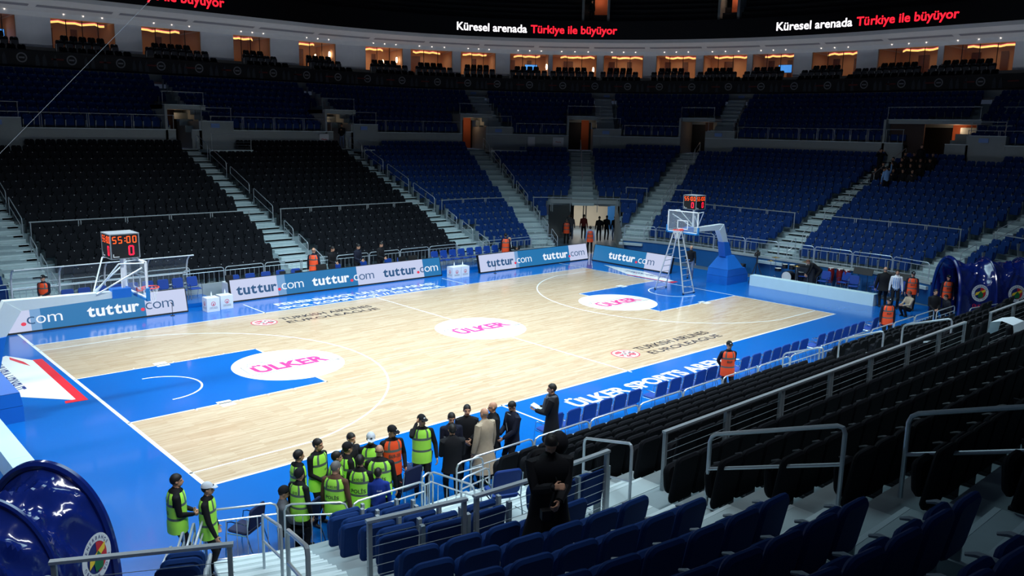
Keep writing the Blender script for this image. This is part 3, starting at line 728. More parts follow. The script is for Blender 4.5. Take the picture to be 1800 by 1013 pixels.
for i in range(len(xs)-1): near_cable(nx(xs[i]), nx(xs[i+1]), '%s cable railing panel right of the near aisle, black seats on both sides' % nth(i))
for i, (a, b) in enumerate(((17.0, 18.8), (18.8, 20.6), (20.6, 22.4), (22.4, 24.3))): near_cable(nx(a), nx(b), '%s cable railing panel beyond the gap, far along the near black seats' % nth(i))
near_cable(nx(.75, 0), nx(2.1, 0), 'bright steel cable railing right behind the photographer in black')
near_cable(RP(100.6, .05, 2.3), RP(101.9, .05, 2.3), 'cable railing with seats below it, just right of the near stair')
near_cable(RP(99.3, .05, 2.3), RP(100.5, .05, 2.3), 'short cable railing touching the photographer on his left side')
near_cable(RP(103.35, .05, 2.3), RP(105.15, .05, 2.3), 'cable railing at the bottom left in front of the blue tunnel')
handrail(A0, -.75, 1.4, 2.3+JR*1.6, 3.2, 2.3+JR*3.65, 'large steel handrail on the near aisle steps between blue and black seats', 1.0, None, .028)
handrail(A0, -1.1, 3.75, 2.3+JR*4.3, 6.2, zj(7), 'large steel handrail higher on the near aisle, cut by the right picture edge', 1.0, None, .028)
def hoop_between(A, B, label, h=.9):
    A, B = Vector(A), Vector(B); o = thing('handrail', label, 'handrail', A, 0); b = B-A; u = Vector((0, 0, h)); rr = .1; bd = b.normalized()
    m = MB(); m.use(M_STEEL); m.tube([(0, 0, 0), u-Vector((0, 0, rr)), u-Vector((0, 0, rr*.3))+bd*rr*.3, u+bd*rr, b+u-bd*rr, b+u-Vector((0, 0, rr*.3))-bd*rr*.3, b+u-Vector((0, 0, rr)), b], .024, n=8); m.build('hoop', parent=o)
    m = MB(); m.use(M_STEEL); m.tube([u*.4, b+u*.4], .02, n=8); m.build('mid_rail', parent=o)
hoop_between((3.5, -7.75, zk(4)), (2.8, -9.35, zk(6)), 'steel hoop handrail among the near black seats behind the photographer', 1.0)
hoop_between((15.3, -4.75, .5), (15.3, -5.95, .95), 'lowest of three hoop handrails among the near black seats')
hoop_between((15.5, -6.3, 1.2), (15.5, -7.5, 1.7), 'middle one of three hoop handrails among the near black seats')
hoop_between((15.7, -7.9, 1.9), (15.7, -9.1, 2.3), 'highest of three hoop handrails among the near black seats')
handrail(102.6, .1, -.6, 2.1, .9, 2.62, 'steel handrail at the top of the near stair by the police', .9, None, .028)
handrail(102.6, .1, 1.6, zj(1), 4.2, zj(4), 'steel handrail at the bottom edge nearest the camera', .9, None, .028)
handrail(102.6, .1, -3.4, zk(2), -1.2, zk(5), 'thin steel handrail standing halfway down the near stair', .9, None, .022)
# ------------------------------------------------------------------ seats
def seat_parts(fab, met, arm, kind):
    P = {}
    m = MB(); m.use(fab)
    if kind == 'black': m.slab(.505, .74, .085, .09, T(0, -.14, .54) @ RX(math.radians(9)), n=4, bev=.03)
    elif kind == 'post': m.slab(.50, .56, .10, .07, T(0, -.14, .56) @ RX(math.radians(9)), n=4, bev=.035)
    else: m.slab(.475, .60, .085, .11, T(0, -.14, .60) @ RX(math.radians(11)), n=4, bev=.03)
    P['backrest'] = m
    if kind == 'post':
        m = MB(); m.use(mat('pale_post', (170, 182, 190), .4, metal=.2, var=.04)); m.box((.30, -.18, .43), (.05, .07, .86)); P['post'] = m
    m = MB(); m.use(fab); m.slab(.45, .44, .11, .12, T(0, .02, .50) @ RX(math.radians(-6)), n=3, bev=.04); P['seat_cushion'] = m
    m = MB(); m.use(arm); m.tube([(.265, -.10, .60), (.265, .0, .635), (.265, .16, .63), (.265, .24, .60)], [.016, .026, .026, .016], n=6); P['armrest'] = m
    m = MB(); m.use(met); m.box((.265, -.04, .31), (.03, .12, .62)); m.box((.265, -.04, .02), (.07, .26, .04)); P['support'] = m
    return P
SEAT = {}
for kind, fab, met, arm in (('post', M_BLUESEAT, M_SEATGREY, M_SEATGREY), ('blue', M_BLUESEAT, M_SEATGREY, mat('grey_armrest', (176, 188, 196), .45, var=.05)), ('black', M_BLACKSEAT, M_SEATDARK, M_SEATDARK)):
    root = thing(kind.replace('post', 'blue')+'_folding_seat', 'proto', kind.replace('post', 'blue')+' seat', (0, 0, -50))
    for nme, m in seat_parts(fab, met, arm, kind).items(): m.build(nme, parent=root)
    SEAT[kind] = root
M_DOT = mat('pale_seat_dot', (225, 230, 235), .4, var=.02)  # small pale dot near the top of low-detail backrests
def seat_low(mb, M, kind):
    fab, met = (M_BLUESEAT, M_SEATGREY) if kind == 'blue' else (M_BLACKSEAT, M_SEATDARK)
    mb.use(fab)
    o = [(-.20, .34), (.20, .34), (.235, .45), (.235, .82), (.17, .90), (-.17, .90), (-.235, .82), (-.235, .45)]
    A = [M @ Vector((x, -.10-(z-.34)*.19, z)) for x, z in o]; B = [M @ Vector((x, -.03-(z-.34)*.19, z)) for x, z in o]
    mb.loft([A, B])
    mb.hexa([M @ Vector(q) for q in ((-.21, -.03, .30), (-.21, .09, .30), (.21, .09, .30), (.21, -.03, .30), (-.21, -.07, .68), (-.21, .04, .70), (.21, .04, .70), (.21, -.07, .68))])
    mb.use(met); mb.hexa([M @ Vector(q) for q in ((.245, -.1, 0), (.245, .08, 0), (.28, .08, 0), (.28, -.1, 0), (.245, -.14, .62), (.245, .2, .62), (.28, .2, .62), (.28, -.14, .62))])
    mb.use(M_DOT); mb.quad(*[M @ Vector(q) for q in ((-.012, -.115, .862), (.012, -.115, .862), (.012, -.118, .885), (-.012, -.118, .885))])
SEATS = []     # kind, zone, row text, matrix, distance, u
def zone_of(i): return ('far left blue block' if i < 0 else NAMES[i] if i < len(NAMES) else 'blue block by the left tunnel')
def row_of(a, b, o0, o1, d, z, kind, zone, rowtxt, skip=None, pitch=.53, stay=0):
    x0, x1 = cut(a, o0, d), cut(b, o1, d)
    # metre positions along the row
    L = 0; st = []; x = x0
    while x < x1: st.append((L, x)); x2 = walk(x, .1, d); L += .1; x = x2
    n = int(L/pitch)
    if n < 1: return
    ls = [(L-n*pitch)*(.5 if not stay else (0 if stay < 0 else 1))+pitch*(i+.5) for i in range(n)]
    for l in ls:
        ta = walk(x0, l, d); P = RP(ta, d, z)
        if skip and skip(P, ta): continue
        s = see(P+Vector((0, 0, .8)), 60)
        if s is None: continue
        SEATS.append((kind, zone, rowtxt, T(*P) @ RZ(face_rz(ta)), s[2], s[0], 0 <= s[0] <= 1800 and 0 <= s[1] <= 1013))
BLACKS = {0, 1, 8, 9}
bounds = [(-8, 1.4)]+sec+[(102.6, 106.0)]
for bi, (a, b) in enumerate(bounds):
    i = bi-1; kind = 'black' if i in BLACKS else 'blue'
    o0 = AW/2+.06; o1 = -AW/2-.06
    for j in range(JN):
        def sk(P, ta, j=j, a=a):
            if j < 2 and abs(offs(P, ENT)[0]) < 2.45 and offs(P, ENT)[1] > 0: return True
            if a in (13.35, 31.1, 24.2) and j >= 10 and 0 < offs(P, a)[0] < (3.3 if a != 24.2 else 1.2): return True
            if a == 31.1 and j >= 11: return True
            if P.y > 0 and j == 11 and any(pw(q) < offs(P, q)[0] < pw(q)+2.3 and offs(P, q)[1] > 0 for q in PORT): return True
            return False
        if i == 7: kind = 'blue'
        row_of(a, b, o0 if a != -8 else 0, o1 if b not in (106.0,) else 0, dj(j)+.56, zj(j), kind, zone_of(i), '%s row above railing' % nth(j), sk, stay=0)
    for k in range(7):
        d = dk(k)+.46
        if 36 < a < 66 and k < 2: continue
        def sk(P, ta, k=k, a=a, b=b):
            if abs(offs(P, ENT)[0]) < 2.6 and offs(P, ENT)[1] > 0: return True
            if offs(P, TUNR)[1] > 0 and -2.6 < offs(P, TUNR)[0] < 5.6: return True
            if a == 31.1 and k in (0, 1, 2): return True
            if a == 24.2 and offs(P, 31.1)[0] < -4.2 and k < 4 and rnd.random() < .8: return True
            if a == 98.41 and ta < 99.0: return k < 5
            if a == 98.41 and ta < 99.75: return True
            return False
        if a == 59.9:
            row_of(73.6, b, 0, o1, d, zk(k), 'black', zone_of(8), '%s row below railing' % nth(6-k), sk)
            if k >= 2: row_of(a, 62, o0, 0, d, zk(k), 'blue', zone_of(i), '%s row below railing' % nth(6-k), sk)
        elif a == 102.6 and k < 4: continue
        elif a == 102.6: row_of(a, 104.4, o0, 0, d, zk(k), 'blue', zone_of(i), '%s row below railing' % nth(6-k), sk)
        elif ENT in (a, b): row_of(a, b, o0, o1, d, zk(k), kind, zone_of(i), '%s row below railing' % nth(6-k), sk)
        elif b == 98.41: row_of(a, 96.45, o0, 0, d, zk(k), kind, zone_of(i), '%s row below railing' % nth(6-k), sk)
        elif a == 98.41: row_of(97.95, b, 0, o1, d, zk(k), kind, zone_of(i), '%s row below railing' % nth(6-k), sk, pitch=.62)
        else: row_of(a, b, o0, o1, d, zk(k), kind, zone_of(i), '%s row below railing' % nth(6-k), sk)
for bi, (a, b) in enumerate(zip([-20]+PORT, PORT+[66])):
    for i in range(UN):
        hi = zu(i) > 8.6
        row_of(a, b, pw(a)+(1.95 if i > 1 else 2.35), (pw(b)+.3 if hi and b != 66 else -pw(b)-.2) if b != 66 else 0, du(i)+.5, zu(i), 'blue', 'balcony', '%s row of the balcony' % nth(i))
for a, b in ROOMS:
    L = b-a
    for d, z, f0, f1 in ((FD+2.75, 12.3, .05, .78), (FD+1.75, 11.9, -.1, .95), (FD+.75, 11.4, -.1, 1.05)):
        row_of(a+L*f0, a+L*f1, 0, 0, d, z, 'black', 'boxes', 'front of the boxes', pitch=.56)
for kind in ('blue', 'black'):
    S = sorted([s for s in SEATS if s[0] == kind and s[1] not in ('balcony', 'boxes')], key=lambda s: (not s[6], s[4]))
    ind, rest = S[:298], S[298:]+[s for s in SEATS if s[0] == kind and s[1] in ('balcony', 'boxes')]
    rows = {}
    for s in ind: rows.setdefault((s[1], s[2]), []).append(s)
    lowm = MB(); seat_low(lowm, Matrix(), kind); lowo = lowm.build(kind+'_folding_seat', smooth=False); tag(lowo, 'x', kind+' seat'); lowo.location = (0, 0, -50)
    for (zn, rw), L in rows.items():
        L.sort(key=lambda s: s[5])
        for q, s in enumerate(L):
            lab = '%s %s seat from left, %s, %s' % (nth(q), kind, rw, zn)
            p = s[3].to_translation(); rz = math.atan2(s[3][1][0], s[3][0][0])
            dup((SEAT['post'] if kind == 'blue' and s[1] == NAMES[10] and 'below' in s[2] else SEAT[kind]) if s[4] < 26 else lowo, p, rz, lab, '%s seats in the %s of the %s' % (kind, rw, zn))
    bpy.data.objects.remove(lowo)
    for ch in list(SEAT[kind].children): bpy.data.objects.remove(ch)
    bpy.data.objects.remove(SEAT[kind])
    mb = MB()
    for s in rest: seat_low(mb, s[3], kind)
    o = mb.build('distant_%s_seats' % kind, smooth=False); o['kind'] = 'stuff'
    tag(o, {'blue': 'the many smaller rows of blue seats round the far stands and the balcony', 'black': 'the many smaller rows of black seats in the far block and before the boxes'}[kind], 'seats')
for ch in list(SEAT['post'].children): bpy.data.objects.remove(ch)
bpy.data.objects.remove(SEAT['post'])
# ------------------------------------------------------------------ advertising boards
M_ADW = mat('screen_white', (206, 214, 244), .4, var=0, emit=.85, dark=True)
M_ADB = mat('screen_blue', (38, 118, 176), .4, var=0, emit=.9, dark=True)
M_ADBL = mat('screen_pale_blue', (120, 166, 214), .4, var=0, emit=.85, dark=True)
M_ADTB = mat('screen_ink_blue', (44, 88, 134), .4, var=0, emit=.85, dark=True)
M_ADTW = mat('screen_ink_white', (240, 246, 255), .4, var=0, emit=.95, dark=True)
M_ADR = mat('screen_ink_red', (240, 60, 90), .4, var=0, emit=.85, dark=True)
def led_board(A, B, panels, words, label, h=.98, lean=.24, facing=None):
    """A..B bottom edge, left to right as seen from the court; panels [(s0,s1,mat)], words [(s0,s1)] along it"""
    A, B = Vector(A), Vector(B); L = (B-A).length; e = (B-A).normalized(); back = Vector((-e.y, e.x, 0))
    o = thing('led_board', label, 'advertising board', A, 0, None)
    rzm = Matrix(((e.x, back.x, 0), (e.y, back.y, 0), (0, 0, 1)))
    upv = (back*lean+Vector((0, 0, h))).normalized(); nrm = e.cross(upv)
    S = math.hypot(lean, h)
    def at(s, t, o_=0.): return e*s+upv*t+nrm*o_
    m = MB(); m.use(M_BLACK)
    m.hexa([at(-.04, .0, -.12), at(-.04, .0, .02), at(L+.04, 0, .02), at(L+.04, 0, -.12), at(-.04, S, -.12), at(-.04, S, .02), at(L+.04, S, .02), at(L+.04, S, -.12)])
    for q in range(int(L/1.6)+1):
        s = min(L-.1, .1+q*1.6); m.hexa([at(s, 0, -.12), at(s, 0, -.1), at(s+.06, 0, -.1), at(s+.06, 0, -.12), at(s, S*.9, -.12)+back*.02, at(s, S*.9, -.1), at(s+.06, S*.9, -.1), at(s+.06, S*.9, -.12)])
    m.build('frame', parent=o, smooth=False)
    m = MB()
    for s0, s1, mt in panels:
        m.use(mt); m.quad(at(s0, .06, .024), at(s1, .06, .024), at(s1, S-.03, .024), at(s0, S-.03, .024))
    m.build('screen', parent=o, smooth=False)
    def pm(s):
        for s0, s1, mt in panels:
            if s0 <= s < s1: return mt
        return panels[-1][2]
    for s0, s1 in words:
        # word set in its own proportions: tuttur bold, dot red, com light
        segs = [(c, .03) for c in 'tuttur']+[('.', .05)]+[(c, -.006) for c in 'com']
        ws = []; 
        for c, of in segs:
            P, F = text_mesh(c, of); ws.append(P[:, 0].max()-P[:, 0].min())
        gap = .05; tot = sum(ws)+gap*(len(segs)-1); k = (s1-s0)/tot; x = s0; kh = .62
        m = MB()
        for (c, of), wd in zip(segs, ws):
            P, F = text_mesh(c, of); P = P.copy(); P[:, 0] -= P[:, 0].min()
            mid = x+wd*k/2; m.use(M_ADR if c == '.' else (M_ADTB if pm(mid) is M_ADW else M_ADTW))
            m.add([at(x+px*k, .30+py*kh, .028) for px, py in P], F); x += (wd+gap)*k
        m.build('lettering', parent=o, smooth=False)
    return o
Wp, Bp = M_ADW, M_ADB
led_board((-.3, 17.1, 0), (6.19, 17.1, 0), [(0, .75, Wp), (.75, 1.1, M_ADBL), (1.1, 4.85, Bp), (4.85, 6.49, Wp)], [(-1.9, 1.6), (2.69, 5.97)][1:], 'leftmost advertising board along the far sideline, behind the left basket')
led_board((8.4, 17.75, 0), (19.89, 17.75, 0), [(0, 2.2, Wp), (2.2, 2.6, M_ADBL), (2.6, 6.4, Bp), (6.4, 10.37, Wp), (10.37, 11.49, Bp)], [(.25, 3.5), (3.95, 7.35), (7.9, 11.3)], 'long advertising board in front of the scorers table at midcourt')
led_board((22.0, 17.05, 0), (30.5, 17.05, 0), [(0, 2.6, Wp), (2.6, 2.85, M_ADBL), (2.85, 6.95, Bp), (6.95, 8.5, Wp)], [(.5, 3.85), (4.75, 8.25)], 'advertising board at the right end of the far sideline')
led_board((30.42, 16.6, 0), (30.42, 10.85, 0), [(0, 3.95, Bp), (3.95, 5.75, Wp)], [(1.2, 4.6)], 'advertising board along the right baseline beside the right basket')
# second half word on the leftmost board
b0 = [o for o in bpy.data.objects if o.get('label', '').startswith('leftmost advertising')][0]
m = MB(); m.use(M_ADTW)
for c, x, wd in (('c', .62, .27), ('o', .93, .33), ('m', 1.32, .5)):
    if c == 'c': m.use(M_ADTB)
    else: m.use(M_ADTW)
    P, F = text_mesh(c, -.006); P[:, 0] -= P[:, 0].min(); P[:, 0] *= wd/P[:, 0].max()
    m.add([(x+px, (.30+py*.62)*.238-.028, (.30+py*.62)*.971+.007) for px, py in P], F)
m.use(M_ADR); P, F = text_mesh('.', .05); P[:, 0] -= P[:, 0].min(); m.add([(.42+px*.8, (.30+py*.62)*.238-.028, (.30+py*.62)*.971+.007) for px, py in P], F)
m.build('lettering', parent=b0, smooth=False)

# ------------------------------------------------------------------ scorers table, boxes, chairs, barriers
o = thing('scorers_table', 'long white-topped scorers table behind the midcourt advertising board', 'table', (14.1, 18.35, 0))
m = MB(); m.use(M_WHITE); m.box((0, 0, .80), (11.5, .62, .04)); m.build('tabletop', parent=o)
for x in (-5.6, -2.8, 0, 2.8, 5.6):
    m = MB(); m.use(M_STEELD); m.box((x, 0, .39), (.05, .5, .78)); m.build('leg', parent=o)
m = MB(); m.use(M_WHITE); m.box((-5.74, 0, .4), (.03, .62, .8)); m.build('end_panel', parent=o)
M_CHAIR = mat('chair_blue_shell', (10, 62, 150), .5, var=.05)
M_CHAIRN = mat('chair_navy_fabric', (14, 26, 70), .7, var=.08)
M_CHROME = mat('chrome', (200, 208, 214), .16, metal=1, var=.03)
def chair(fab):
    r = thing('stacking_chair', 'proto', 'chair', (0, 0, -60))
    m = MB(); m.use(fab); m.slab(.46, .45, .05, .07, T(0, .02, .45) @ RX(PI/2+.05), n=3, bev=.018); m.build('seat', parent=r)
    m = MB(); m.use(fab); m.slab(.46, .44, .05, .07, T(0, -.24, .72) @ RX(.17), n=3, bev=.018); m.build('backrest', parent=r)
    for s in (-1, 1):
        x = s*.25
        m = MB(); m.use(M_CHROME); m.tube([(x, .26, 0), (x, .24, .38), (x, .2, .64), (x, .12, .66), (x, -.2, .64)], .012, n=6)
        m.tube([(x, .2, .42), (x, -.2, .42)], .011, n=6); m.build('front_leg', parent=r)
        m = MB(); m.use(M_CHROME); m.tube([(x, -.34, 0), (x, -.2, .42), (x, -.27, .86)], .012, n=6); m.build('rear_leg', parent=r)
    return r
CH_B, CH_N = chair(M_CHAIR), chair(M_CHAIRN)
def place_chair(p, rz, label, group, navy=False): return dup(CH_N if navy else CH_B, p, rz, label, group)
# near sideline: 29 chairs facing the court
xs = []
x = 7.35
gaps = (5, 9, 16, 22)
for i in range(27):
    xs.append(x); x += .60+(.55 if i in (5, 11, 18, 24) else 0)
for i, x in enumerate(xs): place_chair((x, -3.05-.02*math.sin(i), 0), .03*math.sin(i*2.3), 'blue chair of the near sideline row, %s from the left' % nth(i), 'blue chairs along the near sideline')
for i, (x, y, rz, lab) in enumerate(((-.55, -3.15, .55, 'navy chair left of the barrier beside the white-capped officer'), (.35, -3.6, .5, 'navy chair just left of the seated person in the grey jacket'), (2.75, -3.5, .1, 'navy chair between the orange vest and the phoning officer'), (3.45, -2.9, 0, 'navy chair behind the phoning officer'), (5.05, -3.2, 0, 'blue chair alone behind the man in the beige coat'))):
    place_chair((x, y, 0), rz, lab, None, True)
# team bench at the far left and far middle
m = MB(); m.use(M_APRON); m.box((3.6, 18.7, .09), (8.4, 1.9, .18)); struct(m.build('trim_5', smooth=False))
m = MB(); m.use(M_APRON); m.box((23.2, 18.9, .09), (7.0, 1.5, .18)); struct(m.build('trim_6', smooth=False))
for i in range(9): place_chair((2.2+i*.62, 18.75, .18), PI, 'blue bench chair, %s from the left in front of the far left shelter' % nth(i), 'team bench chairs on the far left')
for i in range(8): place_chair((20.35+i*.62, 18.75, .18), PI, 'blue bench chair, %s from the left between the midcourt boards' % nth(i), 'team bench chairs right of midcourt')
for i in range(14):
    if min(abs(9.2+i*.76-q) for q in (12.85, 14.04, 15.5, 16.85)) > .38: place_chair((9.2+i*.76, 19.0, 0), PI+.1*math.sin(i*3), 'blue chair behind the scorers table, %s from the left' % nth(i), 'chairs behind the scorers table')
for i, (x, y, rz) in enumerate(((33.5, 4.6, 2.0), (33.0, 3.2, 1.6), (32.9, 1.6, 1.9), (33.55, .8, 1.4), (32.9, .4, 1.7), (33.5, 2.4, 1.5), (33.3, -.4, 1.6))): place_chair((x, y, 0), rz, '%s blue chair from the left behind the low white wall at the right end' % nth(i), 'musicians chairs behind the low white wall')
dup(CH_B, (1.8, -7.55, zk(4)), -.35, 'single blue chair standing askew on the pale platform by the photographer')
for r in (CH_B, CH_N):
    for ch in list(r.children): bpy.data.objects.remove(ch)
    bpy.data.objects.remove(r)
# branded cubes
M_CUBE = mat('white_cube', (226, 230, 236), .5, var=.03); M_LOGOR = mat('logo_red', (214, 40, 70), .5, var=.03)
for (x, y, lab) in ((7.05, 16.75, 'left one of two white cubes with red ball logos by the midcourt board'), (7.72, 16.95, 'right one of two white cubes with red ball logos by the midcourt board'), (20.1, 16.95, 'left one of the pair of white logo cubes right of midcourt'), (20.66, 16.95, 'right one of the pair of white logo cubes right of midcourt')):
    o = thing('cube_stand', lab, 'box', (x, y, 0), 0, 'white logo cubes')
    m = MB(); m.use(M_CUBE); m.box((0, 0, .29), (.54, .5, .58)); m.build('body', parent=o, smooth=False)
    m = MB(); m.use(M_LOGOR)
    for (px, py, rz) in ((0, -.253, 0), (-.273, 0, -PI/2)):
        Mq = T(px, py, .33) @ RZ(rz) @ RX(PI/2)
        for k in range(20):
            a0, a1 = 2*PI*k/20, 2*PI*(k+1)/20; m.add([Mq @ Vector((r*math.cos(a), r*math.sin(a), 0)) for r, a in ((.075, a0), (.095, a0), (.095, a1), (.075, a1))], [(0, 1, 2, 3)])
        for q in ([(-.05, .03), (0, .015), (.05, .03), (.0, -.01)], [(-.01, .0), (.02, .0), (.03, -.06), (-.03, -.06)]): m.add([Mq @ Vector((a, b_, 0)) for a, b_ in q], [(0, 1, 2, 3)])
        m.use(M_BLACK); m.text('TURKISH AIRLINES', lambda u, v, Mq=Mq: Mq @ Vector((u-.17, v-.16, 0)), width=.34, height=.03)
        m.text('EUROLEAGUE', lambda u, v, Mq=Mq: Mq @ Vector((u-.17, v-.21, 0)), width=.34, height=.03); m.use(M_LOGOR)
    m.build('logo', parent=o, smooth=False)
    m = MB(); m.use(M_WHITE); m.lathe([(.03, .58), (.03, .72), (.012, .76), (.012, .8)], (.05, .05, 0), 8); bo = m.build('water_bottle'); bo.location = (x, y, 0); tag(bo, 'small pale bottle standing on the '+lab.split(' of ')[0]+' logo cube of '+('the left pair' if x < 10 else 'the right pair'), 'bottle')
# crowd barriers
def barrier(A, B, label, group, h=1.08, bars=7, z=0., feet=True):
    A, B = Vector((*A, z)), Vector((*B, z)); o = thing('crowd_barrier', label, 'barrier', A, math.atan2(B.y-A.y, B.x-A.x), group); L = (B-A).length; r = .12
    m = MB(); m.use(M_STEEL)
    m.tube([(0, 0, 0), (0, 0, h-r), (r*.3, 0, h-r*.3), (r, 0, h), (L-r, 0, h), (L-r*.3, 0, h-r*.3), (L, 0, h-r), (L, 0, 0)], .02, n=8); m.build('frame', parent=o)
    for zz in (h*.8, .13):
        m = MB(); m.use(M_STEEL); m.tube([(0, 0, zz), (L, 0, zz)], .016, n=6); m.build('rail', parent=o)
    m = MB(); m.use(M_STEEL)
    for i in range(bars): m.tube([(L*(i+1)/(bars+1), 0, .13), (L*(i+1)/(bars+1), 0, h*.8)], .008, n=5, cap=False)
    m.build('bars', parent=o)
    if feet:
        for x in (.06, L-.06):
            m = MB(); m.use(M_STEEL); m.tube([(x, -.22, .012), (x, .22, .012)], .012, n=6); m.build('foot', parent=o)
    return o
for i, (A, B) in enumerate((((-1.35, -3.3), (-.22, -3.8)), ((-.16, -3.95), (.74, -4.58)), ((.8, -4.66), (2.36, -4.72)))): barrier(A, B, '%s crowd barrier from the left in front of the police group' % nth(i), 'barriers in front of the police group', bars=6)
for i, (A, B) in enumerate((((-2.75, -5.0), (-2.2, -4.1)), ((-2.5, -4.9), (-1.88, -3.75)), ((-2.26, -4.75), (-1.62, -3.55)), ((-2.0, -4.5), (-1.4, -3.45)))): barrier(A, B, '%s of the stacked crowd barriers left of the two officers at the corner' % nth(i), 'stacked barriers at the corner', bars=4)
barrier((2.7, -4.4), (2.95, -5.5), 'crowd barrier turned outwards by the gap in the near barriers', None, bars=4)
barrier((2.45, -4.5), (2.75, -4.45), 'short crowd barrier left of the gap beside the navy chair', None, bars=1)
barrier((3.35, -4.45), (4.0, -4.5), 'low crowd barrier gate open in front of the man in black', None, bars=0)
barrier((2.95, -5.1), (3.75, -5.0), 'crowd barrier standing on the pale platform right of the gap', None, bars=0)
x = 3.75; i = 0
while x < 27:
    barrier((x, -4.42), (x+1.75, -4.42), '%s barrier from the left along the near black seats' % nth(i), 'near sideline barriers', bars=6, feet=False); x += 1.8; i += 1
barrier((26.9, -4.6), (28.7, -4.6), 'crowd barrier in front of the man in black near the right tunnel', None, bars=3)
barrier((28.6, -5.2), (30.6, -5.6), 'crowd barrier sloping towards the right tunnel', None, bars=3)
barrier((32.0, -4.75), (33.0, -5.55), 'crowd barrier left of the pair beside the right tunnel', None, bars=5)
barrier((33.15, -5.65), (34.1, -6.4), 'crowd barrier right of the pair beside the right tunnel', None, bars=5)
x = 7.0; i = 0
while x < 30:
    barrier((x, 19.55), (x+1.85, 19.55), '%s barrier from the left in front of the far black seats' % nth(i), 'far sideline barriers', h=.85, bars=7, z=.45, feet=False); x += 1.92; i += 1
x = -6; i = 0
while x < 6.5:
    barrier((x, 19.75), (x+1.85, 19.75), '%s barrier from the left behind the far left shelter' % nth(i), 'far left barriers', h=.95, bars=7, z=.45, feet=False); x += 1.92; i += 1
ts = taus(cut(ENT, EW+.1, -3.5), cut(TUNR, -2.6, -3.5), .5)
Ltot = sum((RP(ts[i+1], -3.5)-RP(ts[i], -3.5)).length for i in range(len(ts)-1)); n = int(Ltot/1.9); x = ts[0]
for i in range(n):
    y = walk(x, Ltot/n-.06, -3.5); A, B = RP(x, -3.5), RP(y, -3.5); barrier(B[:2], A[:2], '%s railing hoop from the left on the blue front wall of the right end' % nth(i), 'hoops on the blue front wall', h=.85, bars=5, z=1.1, feet=False); x = walk(y, .06, -3.5)
barrier((28.9, 21.2), (30.6, 20.7), 'steel barrier on the steps left of the corner entrance', None, h=.9, bars=3, z=.75, feet=False)

# ------------------------------------------------------------------ team shelter at the far left
o = thing('bench_shelter', 'long curved clear shelter with white ribs over the far left bench', 'shelter', (.4, 18.9, .18))
prof = [(.75, 0), (.75, .9), (.72, 1.3), (.6, 1.6), (.35, 1.82), (-.1, 1.9)]
for x in (0, 1.7, 3.4, 5.1, 6.8):
    m = MB(); m.use(M_WHITE); m.tube([(x, y, z) for y, z in prof], .035, n=6); m.build('rib', parent=o)
m = MB(); m.use(M_GLASS); m.loft([[Vector((x, y, z)) for y, z in prof] for x in (0, 6.8)], cap=False, closed=False); m.build('canopy', parent=o)
for k, (y, z) in enumerate(((-.1, 1.9), (.75, 1.0), (.75, .55))):
    m = MB(); m.use(M_WHITE); m.tube([(0, y, z), (6.8, y, z)], .025, n=6); m.build('rail', parent=o)

# ------------------------------------------------------------------ baskets
M_PADB = mat('basket_pad_blue', (12, 106, 200), .4, var=.05, scale=3); M_RIM = mat('rim_orange', (235, 70, 60), .4, var=.03)
M_ARM = mat('basket_arm_white', (206, 220, 224), .35, var=.03); M_NET = mat('net_white', (232, 236, 240), .6, var=0)
M_SEGO = mat('digits_orange', (255, 84, 26), .4, var=0, emit=1.5); M_SEGR = mat('digits_red', (255, 26, 60), .4, var=0, emit=1.4)
SEG = {'0': 'abcdef', '5': 'afgcd', '8': 'abcdefg', '1': 'bc'}
def digit(m, ch, M, w, h, t):
    g = {'a': (0, h, w, t), 'd': (0, 0, w, t), 'g': (0, h/2, w, t), 'f': (-w/2, h*.75, t, h/2), 'b': (w/2, h*.75, t, h/2), 'e': (-w/2, h*.25, t, h/2), 'c': (w/2, h*.25, t, h/2)}
    for s in SEG[ch]:
        cx, cy, sx, sy = g[s]; sx, sy = (sx-t*.1, t) if sy == t else (t, sy-t*.1)
        m.add([M @ Vector((cx+a*sx/2, 0, cy+b*sy/2)) for a, b in ((-1, -1), (1, -1), (1, 1), (-1, 1))], [(0, 1, 2, 3)])
